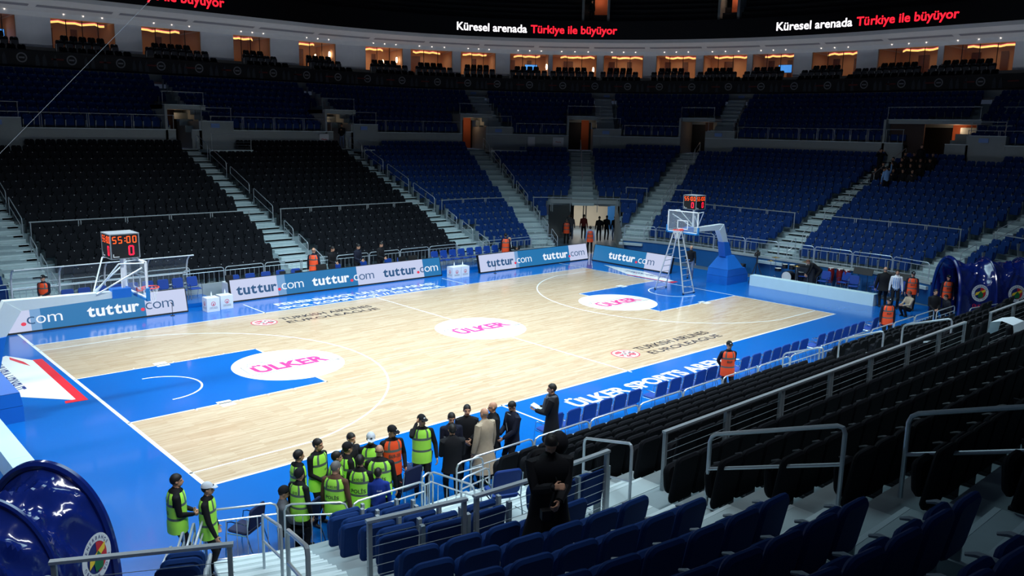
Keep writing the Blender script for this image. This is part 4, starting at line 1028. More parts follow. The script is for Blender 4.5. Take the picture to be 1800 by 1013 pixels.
def basket(X, s, label, lab2, clockx):
    """X: baseline x; s=+1 when the court lies towards -x (right end)"""
    o = thing('basketball_stand', label, 'basketball hoop', (X, 7.5, 0), 0)
    Q = lambda x, y, z: Vector((s*x, y, z))
    m = MB(); m.use(M_PADB)
    def frus(x0, x1, hw0, z0, X0, X1, hw1, z1): m.hexa([Q(x0, -hw0, z0), Q(x1, -hw0, z0), Q(x1, hw0, z0), Q(x0, hw0, z0), Q(X0, -hw1, z1), Q(X1, -hw1, z1), Q(X1, hw1, z1), Q(X0, hw1, z1)])
    frus(2.0, 3.95, .62, 0, 2.0, 3.9, .62, .42); frus(2.0, 3.9, .62, .43, 2.05, 3.65, .60, .78); frus(2.05, 3.45, .60, .79, 2.45, 3.05, .26, 1.45)
    m.build('base_pad', parent=o, smooth=False)
    m = MB(); m.use(M_PADB); m.hexa([Q(2.35, -.2, 1.4), Q(2.95, -.2, 1.4), Q(2.95, .2, 1.4), Q(2.35, .2, 1.4), Q(2.15, -.2, 2.2), Q(2.6, -.2, 2.15), Q(2.6, .2, 2.15), Q(2.15, .2, 2.2)]); m.build('column_pad', parent=o, smooth=False)
    m = MB(); m.use(M_ARM)
    m.hexa([Q(2.15, -.15, 2.18), Q(2.6, -.15, 2.13), Q(2.6, .15, 2.13), Q(2.15, .15, 2.18), Q(1.75, -.15, 2.82), Q(2.12, -.15, 3.12), Q(2.12, .15, 3.12), Q(1.75, .15, 2.82)])
    m.hexa([Q(-.95, -.13, 2.90), Q(1.75, -.13, 2.82), Q(1.75, .13, 2.82), Q(-.95, .13, 2.90), Q(-.95, -.13, 3.05), Q(2.12, -.13, 3.12), Q(2.12, .13, 3.12), Q(-.95, .13, 3.05)])
    m.build('arm', parent=o, smooth=False)
    m = MB(); m.use(M_PADB); m.box(Q(-.75, 0, 3.0), (.5, .34, .26)); m.build('arm_pad', parent=o)
    bx = -1.2
    fr = MB(); fr.use(M_WHITE)
    for y in (-.9, .9): fr.box(Q(bx, y*.975, 3.425), (.05, .05, 1.05))
    for z in (2.92, 3.93): fr.box(Q(bx, 0, z), (.05, 1.8, .05))
    bb = MB(); bb.use(M_GLASS); bb.box(Q(bx, 0, 3.425), (.02, 1.74, .98)); bo = bb.build('backboard', parent=o, smooth=False)
    f_ = fr.build('frame', parent=bo, smooth=False)
    tg = MB(); tg.use(M_WHITE)
    for y in (-.295, .295): tg.box(Q(bx-.015, y, 3.28), (.006, .05, .45))
    for z in (3.08, 3.48): tg.box(Q(bx-.015, 0, z), (.006, .6, .05))
    tg.build('target_lines', parent=bo, smooth=False)
    pd = MB(); pd.use(mat('backboard_pad', (26, 120, 190), .5, var=.04))
    pd.box(Q(bx, 0, 2.88), (.09, 1.86, .07))
    for y in (-.92, .92): pd.box(Q(bx, y, 3.03), (.09, .07, .36))
    pd.build('edge_pad', parent=bo, smooth=False)
    m = MB(); m.use(M_RIM); m.tube([Q(-1.575+.228*math.cos(a*PI/12), .228*math.sin(a*PI/12), 3.05) for a in range(24)], .018, n=6, closed=True)
    m.box(Q(-1.28, 0, 3.03), (.16, .14, .1)); ro = m.build('rim', parent=o)
    m = MB(); m.use(M_NET)
    rr = [(.225, 3.04), (.19, 2.93), (.15, 2.82), (.125, 2.72), (.12, 2.62)]
    for k in range(12):
        for sg in (1, -1):
            m.tube([Q(-1.575+r*math.cos(2*PI*(k+sg*i*.5)/12), r*math.sin(2*PI*(k+sg*i*.5)/12), z) for i, (r, z) in enumerate(rr)], .005, n=3, cap=False)
    m.build('net', parent=ro, smooth=False)
    m = MB(); m.use(M_ARM)
    for y in (-.55, .55):
        m.tube([Q(-.1, y*.3, 3.05), Q(-1.17, y*1.2, 3.75)], .025, n=6); m.tube([Q(-1.17, y*1.5, 3.9), Q(-.55, y*1.3, 3.92), Q(-.1, y*.2, 3.1)], .022, n=6)
    m.build('brace', parent=o)
    # shot clock on its post
    c = thing('shot_clock', lab2, 'shot clock', (X+s*clockx, 7.5, 3.08), 0)
    m = MB(); m.use(M_WHITE); m.box((0, 0, .44), (.08, .08, .95)); m.build('post', parent=c)
    m = MB(); m.use(M_BLACK); m.box((0, 0, 1.26), (.74, .74, .66)); bo = m.build('case', parent=c, smooth=False)
    m = MB(); m.use(mat('case_edge_grey', (150, 158, 165), .4, metal=.4, var=.04)); m.box((0, 0, 1.60), (.78, .78, .03)); m.box((0, 0, .925), (.76, .76, .02))
    for a in (-1, 1):
        for b_ in (-1, 1): m.box((a*.372, b_*.372, 1.26), (.03, .03, .66))
    m.build('case_trim', parent=bo, smooth=False)
    for rz in (0, -PI/2, PI, PI/2):
        Mf = T(0, 0, 0) @ RZ(rz) @ T(0, -.374, 0); m = MB(); m.use(M_SEGO)
        for ch, x in (('5', -.27), ('5', -.12), ('0', .10), ('0', .26)): digit(m, ch, Mf @ T(x, 0, 1.36), .082, .17, .022)
        for z in (1.41, 1.49): m.add([Mf @ Vector((.01+a*.014, 0, z+b_*.014)) for a, b_ in ((-1, -1), (1, -1), (1, 1), (-1, 1))], [(0, 1, 2, 3)])
        m.build('clock_digits', parent=bo, smooth=False)
        m = MB(); m.use(M_SEGR); digit(m, '0', Mf @ T(.16, 0, 1.02), .11, .24, .04); m.build('count_digit', parent=bo, smooth=False)
        m = MB(); m.use(M_WHITE); m.add([Mf @ Vector(q) for q in ((-.32, 0, .97), (-.16, 0, .97), (-.16, 0, .99), (-.32, 0, .99))], [(0, 1, 2, 3)]); m.add([Mf @ Vector(q) for q in ((-.32, 0, .99), (-.30, 0, .99), (-.30, 0, 1.06), (-.32, 0, 1.06))], [(0, 1, 2, 3)]); m.build('maker_mark', parent=bo, smooth=False)
basket(28, 1, 'right basketball stand with blue padded base, white arm and glass backboard', 'smaller shot clock cube over the right basket', -.35)
basket(0, -1, 'left basketball stand at the picture edge with its glass backboard seen side on', 'large shot clock cube showing 55:00 over the left basket', -.85)

# ------------------------------------------------------------------ ladder under the right basket
M_ALU = mat('ladder_aluminium', (200, 208, 212), .35, metal=.6, var=.03)
o = thing('step_ladder', 'tall aluminium double ladder on castors under the right basket', 'ladder', (26.5, 7.55, 0))
for y0, y1, nm in ((.85, .12, 'left_flight'), (-.85, -.12, 'right_flight')):
    m = MB(); m.use(M_ALU)
    for x0, x1 in ((-.42, -.16), (.42, .16)):
        m.tube([(x0, y0, .06), (x1, y1, 2.95)], .035, n=6)
    for k in range(1, 10):
        t_ = k/10; m.tube([(-.42+.26*t_, y0+(y1-y0)*t_, .06+2.89*t_), (.42-.26*t_, y0+(y1-y0)*t_, .06+2.89*t_)], .018, n=5)
    m.tube([(-.46, y0, .08), (.46, y0, .08)], .03, n=6); fo = m.build(nm, parent=o)
    for x0 in (-.44, .44):
        m = MB(); m.use(M_BLACK); m.lathe([(.055, -.02), (.055, .02)], (x0, y0, .055), 12, 'y'); m.build('castor', parent=fo)
m = MB(); m.use(M_ALU)
for x in (-.17, .17): m.tube([(x, .13, 2.93), (x, -.13, 2.93)], .03, n=6)
m.tube([(-.2, .42, 1.7), (-.2, -.42, 1.7)], .012, n=5); m.build('hinge', parent=o)

# ------------------------------------------------------------------ low white walls
M_LOW = mat('low_white_panel', (196, 226, 234), .45, var=.04, scale=3)
def low_wall(A, B, label):
    A, B = Vector((*A, 0)), Vector((*B, 0)); L = (B-A).length; o = thing('low_panel_wall', label, 'barrier', A, math.atan2(B.y-A.y, B.x-A.x)); n = 2
    for i in range(n):
        m = MB(); m.use(M_LOW); m.box((L*(i+.5)/n, .2, .27), (L/n-.006, .45, .54)); m.build('panel', parent=o, smooth=False)
low_wall((31.05, 6.2), (31.05, -.28), 'low white panel wall in front of the musicians chairs at the right end')
low_wall((-2.75, -.6), (-2.75, 6.2), 'low white panel wall at the left picture edge above the blue tunnel')

# ------------------------------------------------------------------ tunnels
M_VINYL = mat('blue_vinyl', (13, 32, 106), .18, var=.1, scale=2, coat=.8)
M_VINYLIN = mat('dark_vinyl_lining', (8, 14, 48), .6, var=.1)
def tunnel(mouth, ang, L, Wd, H, label, nb, crest_side, seed):
    """arched vinyl tunnel; ang is the direction it runs away from its mouth"""
    o = thing('player_tunnel', label, 'tunnel', (mouth[0], mouth[1], 0), ang)
    rr = random.Random(seed); nu, nl = 64, nb*26
    def arch(t, s):
        a = PI*t; x = -Wd/2*math.cos(a); z = H*(math.sin(a)**.62) if 0 < t < 1 else 0
        return x, z
    rings, inner = [], []
    ph = [(rr.uniform(0, 6.28), rr.uniform(2, 6), rr.uniform(-1, 1)) for _ in range(8)]
    for i in range(nl+1):
        s = i/nl; fr = (s*nb) % 1; sag = math.sin(PI*fr)**.7 if 0 < fr < 1 else 0
        rg, ri = [], []
        for k in range(nu+1):
            t = k/nu; x, z = arch(t, s); nx_, nz = -math.cos(PI*t), math.sin(PI*t)
            bi = min(nb-1, int(s*nb)); wr = 0
            for q, (p, fq, g) in enumerate(ph):
                fold = 1-abs(math.sin(fq*(fr*(.5+.5*abs(g)))+(3.5+2*q)*t*(1 if g > 0 else -1)+p+bi*2.3+.5*math.sin(5*fr+3*t+q)))
                wr += fold**2.5/(1+.3*q)
            ds = -.24*sag*(.35+.65*math.sin(PI*t)) + min(sag, .9)*.15*(wr-1.2)
            rg.append(Vector((s*L, x+nx_*ds, max(0, z+nz*ds)))); ri.append(Vector((s*L, x-nx_*.06, max(0, z-nz*.06)+0)))
        rings.append(rg); inner.append(ri)
    m = MB(); m.use(M_VINYL); m.loft(rings, cap=False, closed=False); m.build('vinyl_cover', parent=o, angle=28)
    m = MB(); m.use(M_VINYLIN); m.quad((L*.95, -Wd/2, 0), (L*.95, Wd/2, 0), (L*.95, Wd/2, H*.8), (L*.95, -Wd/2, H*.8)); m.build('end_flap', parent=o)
    for b_ in range(nb+1):
        pts = [(b_*L/nb, *arch(k/nu, 0)) for k in range(nu+1)]
        m = MB(); m.use(M_VINYL); m.tube(pts, .05 if b_ else .075, n=7); m.build('hoop', parent=o)
    for b_ in range(nb):
        cx = (b_+(.5 if crest_side < 0 else .45))*L/nb; sd = crest_side
        Mq = T(cx, sd*(Wd/2+.0), 1.28) @ RZ(0 if sd < 0 else PI) @ RX(PI/2 - .05)
        m = MB(); z = [0]
        def dsc(r, mt, a0=0, a1=2*PI, n=32):
            z[0] += .004; m.use(mt); pts = [Mq @ Vector((r*math.cos(a0+(a1-a0)*k/n), r*math.sin(a0+(a1-a0)*k/n), .05+z[0])) for k in range(n+(0 if a1-a0 > 6 else 1))]
            m.poly(pts)
        dsc(.36, mat('crest_white', (214, 224, 232), .4, var=.04)); dsc(.24, mat('crest_navy', (26, 40, 110), .4, var=.04)); dsc(.235, mat('crest_red', (196, 40, 52), .4, var=.04), -PI/2, PI/2)
        z[0] += .004; m.use(mat('crest_yellow', (236, 206, 60), .4, var=.04)); m.add([Mq @ Vector((a, b2, .05+z[0])) for a, b2 in ((-.22, -.11), (.19, .05), (.22, .16), (-.19, .02))], [(0, 1, 2, 3)])
        z[0] += .004; m.use(mat('crest_green', (30, 110, 62), .4, var=.04)); m.add([Mq @ Vector((a, b2, .05+z[0])) for a, b2 in ((-.08, -.2), (.1, -.2), (.14, -.06), (.02, .1), (-.1, -.06))], [(0, 1, 2, 3, 4)])
        m.use(MATS['crest_navy'])
        for body, a0 in (('FENERBAHÇE', 2.75), ('SPOR KULÜBÜ', -.3)):
            for q, ch in enumerate(body):
                if ch == ' ': continue
                P, F = text_mesh(ch, .02); th = a0-q*.26; c0 = (P[:, 0].max()+P[:, 0].min())/2
                m.add([Mq @ Vector((.27*math.cos(th)+((px-c0)*math.sin(th)+py*math.cos(th))*.075, .27*math.sin(th)+(-(px-c0)*math.cos(th)+py*math.sin(th))*.075, .056)) for px, py in P], F)
        co = m.build('crest', parent=o, smooth=False)
        m = MB(); m.use(mat('print_red', (206, 36, 60), .4, var=.03)); Mt = Mq @ T(-.28, -.62, .055); m.text('ÜLKER', Mt, width=.56, height=.17, off=.03); m.build('lettering', parent=o, smooth=False)
    return o
tunnel((31.5, -3.2), math.radians(-41), 4.7, 2.3, 2.62, 'long wrinkled blue vinyl tunnel at the right end with round club crests', 3, -1, 3)
tunnel((-3.68, -2.95), math.radians(-138), 5.0, 2.2, 2.45, 'wrinkled dark blue vinyl tunnel in the lower left corner', 4, 1, 11)

# ------------------------------------------------------------------ instruments and camera at the right end
M_DRUM = mat('drum_red_shell', (120, 28, 30), .3, var=.06); M_SKIN = mat('drum_head', (220, 220, 214), .5, var=.03); M_CYM = mat('cymbal_brass', (210, 176, 90), .25, metal=.9, var=.05)
M_DRUMK = mat('drum_black_shell', (24, 24, 30), .3, var=.05)
o = thing('drum_kit', 'dark drum kit with shining cymbals and chrome stands behind the low wall', 'drums', (33.45, 5.4, 0))
for nm, c_, r_, h_ in (('bass_drum', (0, 0, .32), .3, .4), ('floor_tom', (.1, -.7, .25), .2, .4), ('snare', (-.4, .4, .6), .17, .15), ('tom', (-.15, .15, .75), .14, .22), ('tom', (-.15, -.25, .75), .15, .24)):
    m = MB(); m.use(M_DRUMK)
    if nm == 'bass_drum': m.lathe([(r_, -h_/2), (r_, h_/2)], c_, 20, 'x'); m.use(M_SKIN); m.lathe([(r_*.92, -h_/2-.012), (r_*.92, -h_/2-.004)], c_, 20, 'x')
    else: m.lathe([(r_, 0), (r_, h_)], c_, 18); m.use(M_SKIN); m.lathe([(r_*.95, h_), (r_*.95, h_+.01)], c_, 18)
    m.build(nm, parent=o)
for (x, y, z, r_) in ((-.5, .8, 1.1, .2), (-.1, .75, 1.25, .22), (.1, -.9, 1.2, .24), (-.5, -.7, 1.0, .18)):
    m = MB(); m.use(M_CYM); m.lathe([(r_, z), (.04, z+.03), (.01, z+.05)], (x, y, 0), 18); m.use(M_CHROME); m.tube([(x, y, z), (x, y, .1)], .012, n=5)
    for a in range(3): m.tube([(x, y, .3), (x+.25*math.cos(a*2.1), y+.25*math.sin(a*2.1), 0)], .01, n=5)
    m.build('cymbal', parent=o)
for i, (x, y) in enumerate(((33.9, 3.3), (33.95, 2.85), (33.9, 2.45))):
    o = thing('conga_drum', '%s tall red conga drum from the left in the row behind the chairs' % nth(i), 'drum', (x, y, 0), 0, 'conga drums')
    m = MB(); m.use(M_DRUM); m.lathe([(.11, .25), (.15, .5), (.17, .8), (.14, 1.02)], (0, 0, 0), 16); m.build('shell', parent=o)
    m = MB(); m.use(M_SKIN); m.lathe([(.14, 1.02), (.14, 1.04)], (0, 0, 0), 16); m.build('drum_head', parent=o)
    m = MB(); m.use(M_CHROME); m.tube([(.14*math.cos(a*.63), .14*math.sin(a*.63), .98) for a in range(10)], .012, n=5, closed=True)
    for a in range(3): m.tube([(.12*math.cos(a*2.1), .12*math.sin(a*2.1), .4), (.2*math.cos(a*2.1), .2*math.sin(a*2.1), 0)], .012, n=5)
    m.build('stand', parent=o)
o = thing('amplifier', 'dark padded instrument case standing by the bending man', 'case', (33.7, 4.5, 0)); m = MB(); m.use(M_BLACK); m.box((0, 0, .5), (.5, 1.1, 1.0)); m.build('body', parent=o)
m = MB(); m.use(M_SEATDARK); m.box((-.255, 0, .5), (.01, .95, .85)); m.build('grille', parent=o)
for i, (x, y) in enumerate(((33.7, 1.3), (33.6, .2), (33.7, -.5), (33.75, 1.8))):
    o = thing('music_stand', '%s black music stand from the left behind the chairs at the right end' % nth(i), 'music stand', (x, y, 0), 0, 'music stands')
    m = MB(); m.use(M_BLACK); m.box((0, 0, 1.1), (.04, .5, .34), RY(.4).to_3x3()); m.build('desk', parent=o)
    m = MB(); m.use(M_BLACK); m.tube([(0, 0, 1.05), (0, 0, .15)], .014, n=5)
    for a in range(3): m.tube([(0, 0, .25), (.25*math.cos(a*2.1), .25*math.sin(a*2.1), .01)], .01, n=5)
    m.build('stand', parent=o)
o = thing('video_camera', 'black video camera on a tripod left of the low white wall', 'camera', (32.1, 6.5, 0), .3)
m = MB(); m.use(M_BLACK); m.box((0, 0, 1.5), (.5, .16, .2)); m.lathe([(.07, -.42), (.085, -.25)], (0, 0, 1.5), 12, 'x'); m.box((.1, 0, 1.65), (.2, .05, .08)); m.build('body', parent=o)
m = MB(); m.use(M_SEATDARK); m.tube([(0, 0, 1.4), (0, 0, 1.0)], .04, n=6); m.tube([(0, 0, 1.35), (.55, .12, 1.15)], .012, n=5)
for a in range(3): m.tube([(0, 0, 1.1), (.45*math.cos(a*2.1+.4), .45*math.sin(a*2.1+.4), 0)], .022, n=6)
m.build('tripod', parent=o)
o = thing('floor_speaker', 'black monitor speaker on the floor between the right basket and the front wall', 'speaker', (33.3, 8.4, 0), .2); m = MB(); m.use(M_BLACK); m.hexa([(-.3, -.35, 0), (.3, -.35, 0), (.3, .35, 0), (-.3, .35, 0), (-.1, -.35, .62), (.3, -.35, .62), (.3, .35, .62), (-.1, .35, .62)]); m.build('body', parent=o)
m = MB(); m.use(M_SEATDARK); m.quad((-.312, -.3, .04), (-.312, .3, .04), (-.13, .3, .58), (-.13, -.3, .58)); m.build('grille', parent=o)
# equipment on the scorers table
for i, (x, w_, h_, lab) in enumerate(((8.55, .3, .28, 'grey monitor at the left end of the scorers table'), (11.1, .25, .2, 'small dark screen left of middle on the scorers table'), (11.9, .3, .16, 'black telephone set on the scorers table'), (13.1, .5, .34, 'black box beside the orange-vested guard on the scorers table'), (13.7, .25, .3, 'dark lamp-like device right of the black box on the table'), (17.75, .4, .3, 'dark monitor near the right end of the scorers table'), (18.4, .5, .3, 'rightmost black device on the scorers table'))):
    o = thing('monitor', lab, 'device', (x, 18.3, .82), .15*math.sin(i*4)); m = MB(); m.use(M_BLACK); m.box((0, 0, h_/2+.03), (w_, .14, h_), RX(-.15).to_3x3()); m.build('case', parent=o); m = MB(); m.use(M_SEATDARK); m.box((0, .02, .015), (w_*.7, .2, .03)); m.build('base', parent=o)
# standing microphones at the board edges
for (x, y, lab) in ((5.45, 16.75, 'thin black microphone stand in front of the leftmost advertising board'), (22.65, 16.6, 'thin black microphone stand in front of the right sideline board')):
    o = thing('microphone_stand', lab, 'microphone', (x, y, 0)); m = MB(); m.use(M_BLACK); m.tube([(0, 0, 0), (0, 0, .5)], .012, n=5); m.lathe([(.09, 0), (.08, .02)], (0, 0, 0), 12); m.build('stand', parent=o); m = MB(); m.use(M_BLACK); m.tube([(0, 0, .5), (-.06, -.06, .56)], .02, n=6); m.build('microphone', parent=o)
# papers on the pale platform, paper on seats
M_PAPER = mat('paper', (214, 228, 236), .7, var=.04)
for i, (x, y, k) in enumerate(((1.9, -6.6, 2), (1.5, -7.3, 3), (2.5, -8.0, 4), (3.0, -8.6, 5))):
    m = MB(); m.use(M_PAPER); m.add([(-.3, -.2, .012), (.25, -.25, .03), (.3, .2, .015), (-.22, .26, .05), (0, 0, .09)], [(0, 1, 4), (1, 2, 4), (2, 3, 4), (3, 0, 4)]); m.add([(-.3, -.2, .0), (.25, -.25, .0), (.3, .2, .0), (-.22, .26, .0)], [(3, 2, 1, 0)]); o = m.build('paper_sheet', smooth=False); o.location = (x, y, max(0, zk(max(0, int((-y-4.6)/.7)))+.012)); o.rotation_euler[2] = i
    tag(o, '%s crumpled pale sheet from the left on the platform by the photographer' % nth(i), 'paper', 'loose sheets on the platform')
for (x, d, z, lab) in ((16.2, .7, 2.9, 'white sheet lying over black seats behind the far cable railing'), (17.0, 2.3, 3.55, 'white coat thrown over a black seat at the right edge')):
    m = MB(); m.use(M_PAPER); m.loft([[Vector((x_, y_, z_)) for x_ in (-.4, 0, .4)] for y_, z_ in ((.3, .0), (.25, .35), (.0, .42), (-.25, .36), (-.3, .1))], cap=False, closed=False); o = m.build('draped_sheet'); o.location = (x, -9.5-d, z); tag(o, lab, 'cloth')
# rope from the roof
m = MB(); m.use(mat('rope_grey', (96, 100, 106), .7, var=.05)); m.tube([(-7.1, 6, 1.7), (-1.38, 10, 6.79), (4.37, 14, 11.88), (13, 20, 19.5)], .005, n=5); o = m.build('rope'); tag(o, 'thin taut rope running diagonally up across the left stand', 'rope')
# ------------------------------------------------------------------ people
M_SKINH = mat('skin', (196, 146, 118), .55, var=.05); M_EYE = mat('eye_dark', (32, 24, 22), .4, var=0); M_LIP = mat('lips', (150, 88, 78), .5, var=0)
M_HAIRK = mat('hair_black', (22, 18, 17), .6, var=.2, scale=60); M_HAIRB = mat('hair_brown', (104, 60, 38), .6, var=.2, scale=60); M_HAIRG = mat('hair_grey', (104, 102, 100), .6, var=.25, scale=60)
M_SHOE = mat('shoe_black', (18, 18, 20), .4, var=.05)
CL = lambda n, c, **k: mat('cloth_'+n, c, .8, var=.12, scale=14, spec=.25, **k)
C_BLK = CL('black', (20, 21, 26)); C_NAVY = CL('navy', (22, 26, 44)); C_CHAR = CL('charcoal', (36, 36, 42)); C_BEIGE = CL('beige', (176, 160, 138)); C_GREY = CL('grey', (88, 92, 100))
C_JEAN = CL('denim', (96, 112, 140)); C_WHITE = CL('white', (224, 228, 234)); C_LBLUE = CL('lightblue', (120, 160, 210)); C_BLUE = CL('blue', (24, 52, 140)); C_BROWN = CL('brown', (92, 66, 52)); C_RED = CL('dark_red', (110, 44, 40))
C_GREEN = mat('vest_green', (176, 255, 84), .6, var=.05); C_ORANGE = mat('vest_orange', (255, 84, 36), .6, var=.05); C_STRIPE = mat('vest_stripe', (92, 104, 100), .4, var=.05)
def capsule(mb, a, b, ra, rb, n=10):
    a, b = Vector(a), Vector(b); t = b-a; L = t.length
    if L < 1e-5: t = Vector((0, 0, 1)); L = 1e-5
    t = t/L; pts, rs = [], []
    for q in (-.98, -.7, -.35): pts.append(a+t*q*ra); rs.append(ra*math.sqrt(1-q*q))
    pts.append(a); rs.append(ra); pts.append(b); rs.append(rb)
    for q in (.35, .7, .98): pts.append(b+t*q*rb); rs.append(rb*math.sqrt(1-q*q))
    mb.tube(pts, rs, n=n)
def ik(a, h, l1, l2, pole):
    a, h, pole = Vector(a), Vector(h), Vector(pole); d = h-a; L = d.length; mx = (l1+l2)*.995
    if L > mx: h = a+d/L*mx; d = h-a; L = mx
    x = (l1*l1-l2*l2+L*L)/(2*L); y = math.sqrt(max(0, l1*l1-x*x)); t = d/L
    p = pole-t*pole.dot(t); p = p.normalized() if p.length > 1e-6 else t.orthogonal().normalized()
    return a+t*x+p*y, h
TOR = [(-.13, .155, .115), (-.04, .172, .128), (.08, .158, .112), (.22, .170, .118), (.36, .190, .128), (.46, .182, .115), (.53, .115, .085), (.57, .065, .062)]
def tw(s, i):
    T_ = TOR
    if s <= T_[0][0]: return T_[0][i]
    for p, q in zip(T_[:-1], T_[1:]):
        if s <= q[0]: k = (s-p[0])/(q[0]-p[0]); return p[i]+(q[i]-p[i])*k
    return T_[-1][i]
PEOPLE = []
def person(pos, phi, label, H=1.75, z0=0., top=None, pants=None, hair=('short', None), vest=None, coat=None, lh=None, rh=None, lf=None, rf=None, pelvis=None, lean=0., yaw=0., nod=0., sit=False, vox=.015, back=None, front=None, extra=None, cap=None, group=None, curl=.6, fat=1., cat='person', knees=None, collar=None):
    k = H/1.78; top = top or C_BLK; pants = pants or C_BLK
    root = thing('person', label, cat, (pos[0], pos[1], z0), math.radians(phi-132.3), group)
    pz = .95 if not sit else .52
    P = Vector(pelvis) if pelvis else Vector((0, 0 if not sit else -.05, pz))
    s = Vector((0, math.sin(lean), math.cos(lean))); f_ = Vector((0, math.cos(lean), -math.sin(lean))); r = Vector((1, 0, 0))
    TP = lambda a, b, c: P+r*a+f_*b+s*c
    N = TP(0, 0, .53); HD = N+s*.155+f_*.025
    hy = Matrix.Rotation(yaw, 3, 'Z') @ Matrix.Rotation(-nod-lean*.5, 3, 'X')
    HP = lambda a, b, c: HD+hy @ Vector((a, b, c))
    mb = MB(); seg = []
    def cap_(g, a, b, ra, rb): capsule(mb, a, b, ra, rb); seg.append((g, Vector(a), Vector(b), (ra+rb)/2))
    rings = []
    for c, hw, hd in TOR: rings.append([TP(hw*fat*math.cos(2*PI*i/16), hd*fat*math.sin(2*PI*i/16), c) for i in range(16)])
    mb.loft(rings); seg += [('top', TP(0, 0, .02), TP(0, 0, .5), .13), ('top', TP(-.13, 0, .42), TP(.13, 0, .42), .09), ('pants', TP(-.08, 0, -.1), TP(.08, 0, -.1), .12)]
    cap_('skin', N-s*.02, HP(0, -.015, -.06), .058, .055)
    # head: skull, jaw, nose, ears
    mb.ball(HP(0, -.012, .035), (.078, .098, .098), hy); mb.ball(HP(0, .022, -.035), (.06, .07, .082), hy)
    capsule(mb, HP(0, .088, .012), HP(0, .106, -.022), .010, .015, 6)
    for q in (-1, 1): mb.ball(HP(q*.08, -.008, .0), (.012, .022, .032), hy, 6, 5); capsule(mb, HP(q*.015, .082, .03), HP(q*.05, .07, .032), .012, .01, 6)
    capsule(mb, HP(-.02, .082, -.055), HP(.02, .082, -.055), .014, .014, 6)
    seg.append(('skin', HP(0, 0, -.08), HP(0, 0, .09), .085))
    for sd, hnd in ((-1, lh), (1, rh)):
        sh = TP(sd*.185*fat, -.01, .455); tgt = Vector(hnd[:3]) if hnd else P+Vector((sd*.27*fat, .05, -.15))
        el, wr = ik(sh, tgt, .30, .27, Vector((sd*.5, .6, -1) if tgt.z > sh.z-.1 else (sd*.55, -.6, -.75)))
        cap_('top', TP(sd*.10, -.01, .46), sh, .07, .066); cap_('top', sh, el, .066, .052); cap_('top', el, wr, .052, .038)
        w_ = (wr-el).normalized()
        pn = Vector(hnd[3:6]).normalized() if hnd and len(hnd) > 3 else Vector((-sd, .15, 0))
        pn = (pn-w_*pn.dot(w_)); pn = pn.normalized() if pn.length > .01 else w_.orthogonal().normalized()
        sw = w_.cross(pn).normalized()
        th_side = 1 if sw.dot(Vector((0, .6, .8))) > 0 else -1
        hb_ = wr+w_*.02
        for q in (-.022, 0, .022): cap_('skin', hb_+sw*q*.7, hb_+w_*.085+sw*q, .017, .015)
        for i, q in enumerate((-.033, -.011, .011, .033)):
            Lf = (.062, .076, .08, .07)[i if th_side > 0 else 3-i]; cu = curl*(1+.08*i)
            a = hb_+w_*.088+sw*q; d1 = (w_*math.cos(cu*.6)+pn*math.sin(cu*.6)); d2 = (w_*math.cos(cu*1.7)+pn*math.sin(cu*1.7))
            b = a+d1*Lf*.55; cap_('skin', a, b, .0105, .0095); cap_('skin', b, b+d2*Lf*.5, .0095, .008)
        a = hb_+w_*.015+sw*th_side*.03; b = a+(w_*.6+sw*th_side*.75+pn*.35).normalized()*.045; cap_('skin', a, b, .013, .011); cap_('skin', b, b+(w_+pn*.5).normalized()*.032, .011, .0095)
        if hnd is lh and hnd is not None: root_l = wr
    for sd, ft in ((-1, lf), (1, rf)):
        hp = TP(sd*.088, 0, -.06); tgt = Vector(ft) if ft else (Vector((sd*.11, 0, .085)) if not sit else Vector((sd*.13, .36, .085)))
        kn, an = ik(hp, tgt, .43, .42, Vector((sd*.12, 1, .25 if sit else 0)))
        cap_('pants', hp, kn, .092*fat**.5, .064); cap_('pants', kn, an, .066, .052)
        d = Vector((sd*.12, 1, 0)).normalized(); cap_('shoe', an+Vector((0, 0, -.045))-d*.04, an+Vector((0, 0, -.052))+d*.13, .042, .034)
    mb.v = [tuple(c*k for c in v) for v in mb.v]
    ob = mb.build('body_volume', M_SKINH); md = ob.modifiers.new('r', 'REMESH'); md.mode = 'VOXEL'; md.voxel_size = vox; md.use_smooth_shade = True
    sm = ob.modifiers.new('s', 'SMOOTH'); sm.iterations = 2; sm.factor = .4
    dg = bpy.context.evaluated_depsgraph_get(); me = bpy.data.meshes.new_from_object(ob.evaluated_get(dg)); om = ob.data; bpy.data.objects.remove(ob); bpy.data.meshes.remove(om)
    me.name = 'body'; me.materials.clear()
    gs = {'skin': 0, 'top': 1, 'pants': 2, 'shoe': 3}
    for q in (M_SKINH, top, pants, M_SHOE, M_EYE, M_LIP): me.materials.append(q)
    C_ = np.empty(len(me.polygons)*3); me.polygons.foreach_get('center', C_); C_ = C_.reshape(-1, 3)/k
    best = np.full(len(C_), 1e9); idx = np.zeros(len(C_), int)
    for g, a, b, rad in seg:
        a_, b_ = np.array(a), np.array(b); ab = b_-a_; tt = np.clip(((C_-a_) @ ab)/max(1e-9, ab @ ab), 0, 1); dd = np.linalg.norm(C_-a_-tt[:, None]*ab, axis=1)-rad
        m_ = dd < best; best[m_] = dd[m_]; idx[m_] = gs[g]
    hyN = np.array(hy); loc = (C_-np.array(HD)) @ hyN
    hd_ = idx == 0
    for q in (-1, 1): idx[hd_ & (np.linalg.norm((loc-np.array((q*.032, .078, .012)))*np.array((1, .5, 1.4)), axis=1) < .0165)] = 4
    idx[hd_ & (abs(loc[:, 0]) < .026) & (loc[:, 1] > .06) & (abs(loc[:, 2]+.056) < .008)] = 5
    me.polygons.foreach_set('material_index', idx.astype(np.int32)); me.shade_smooth(); me.update()
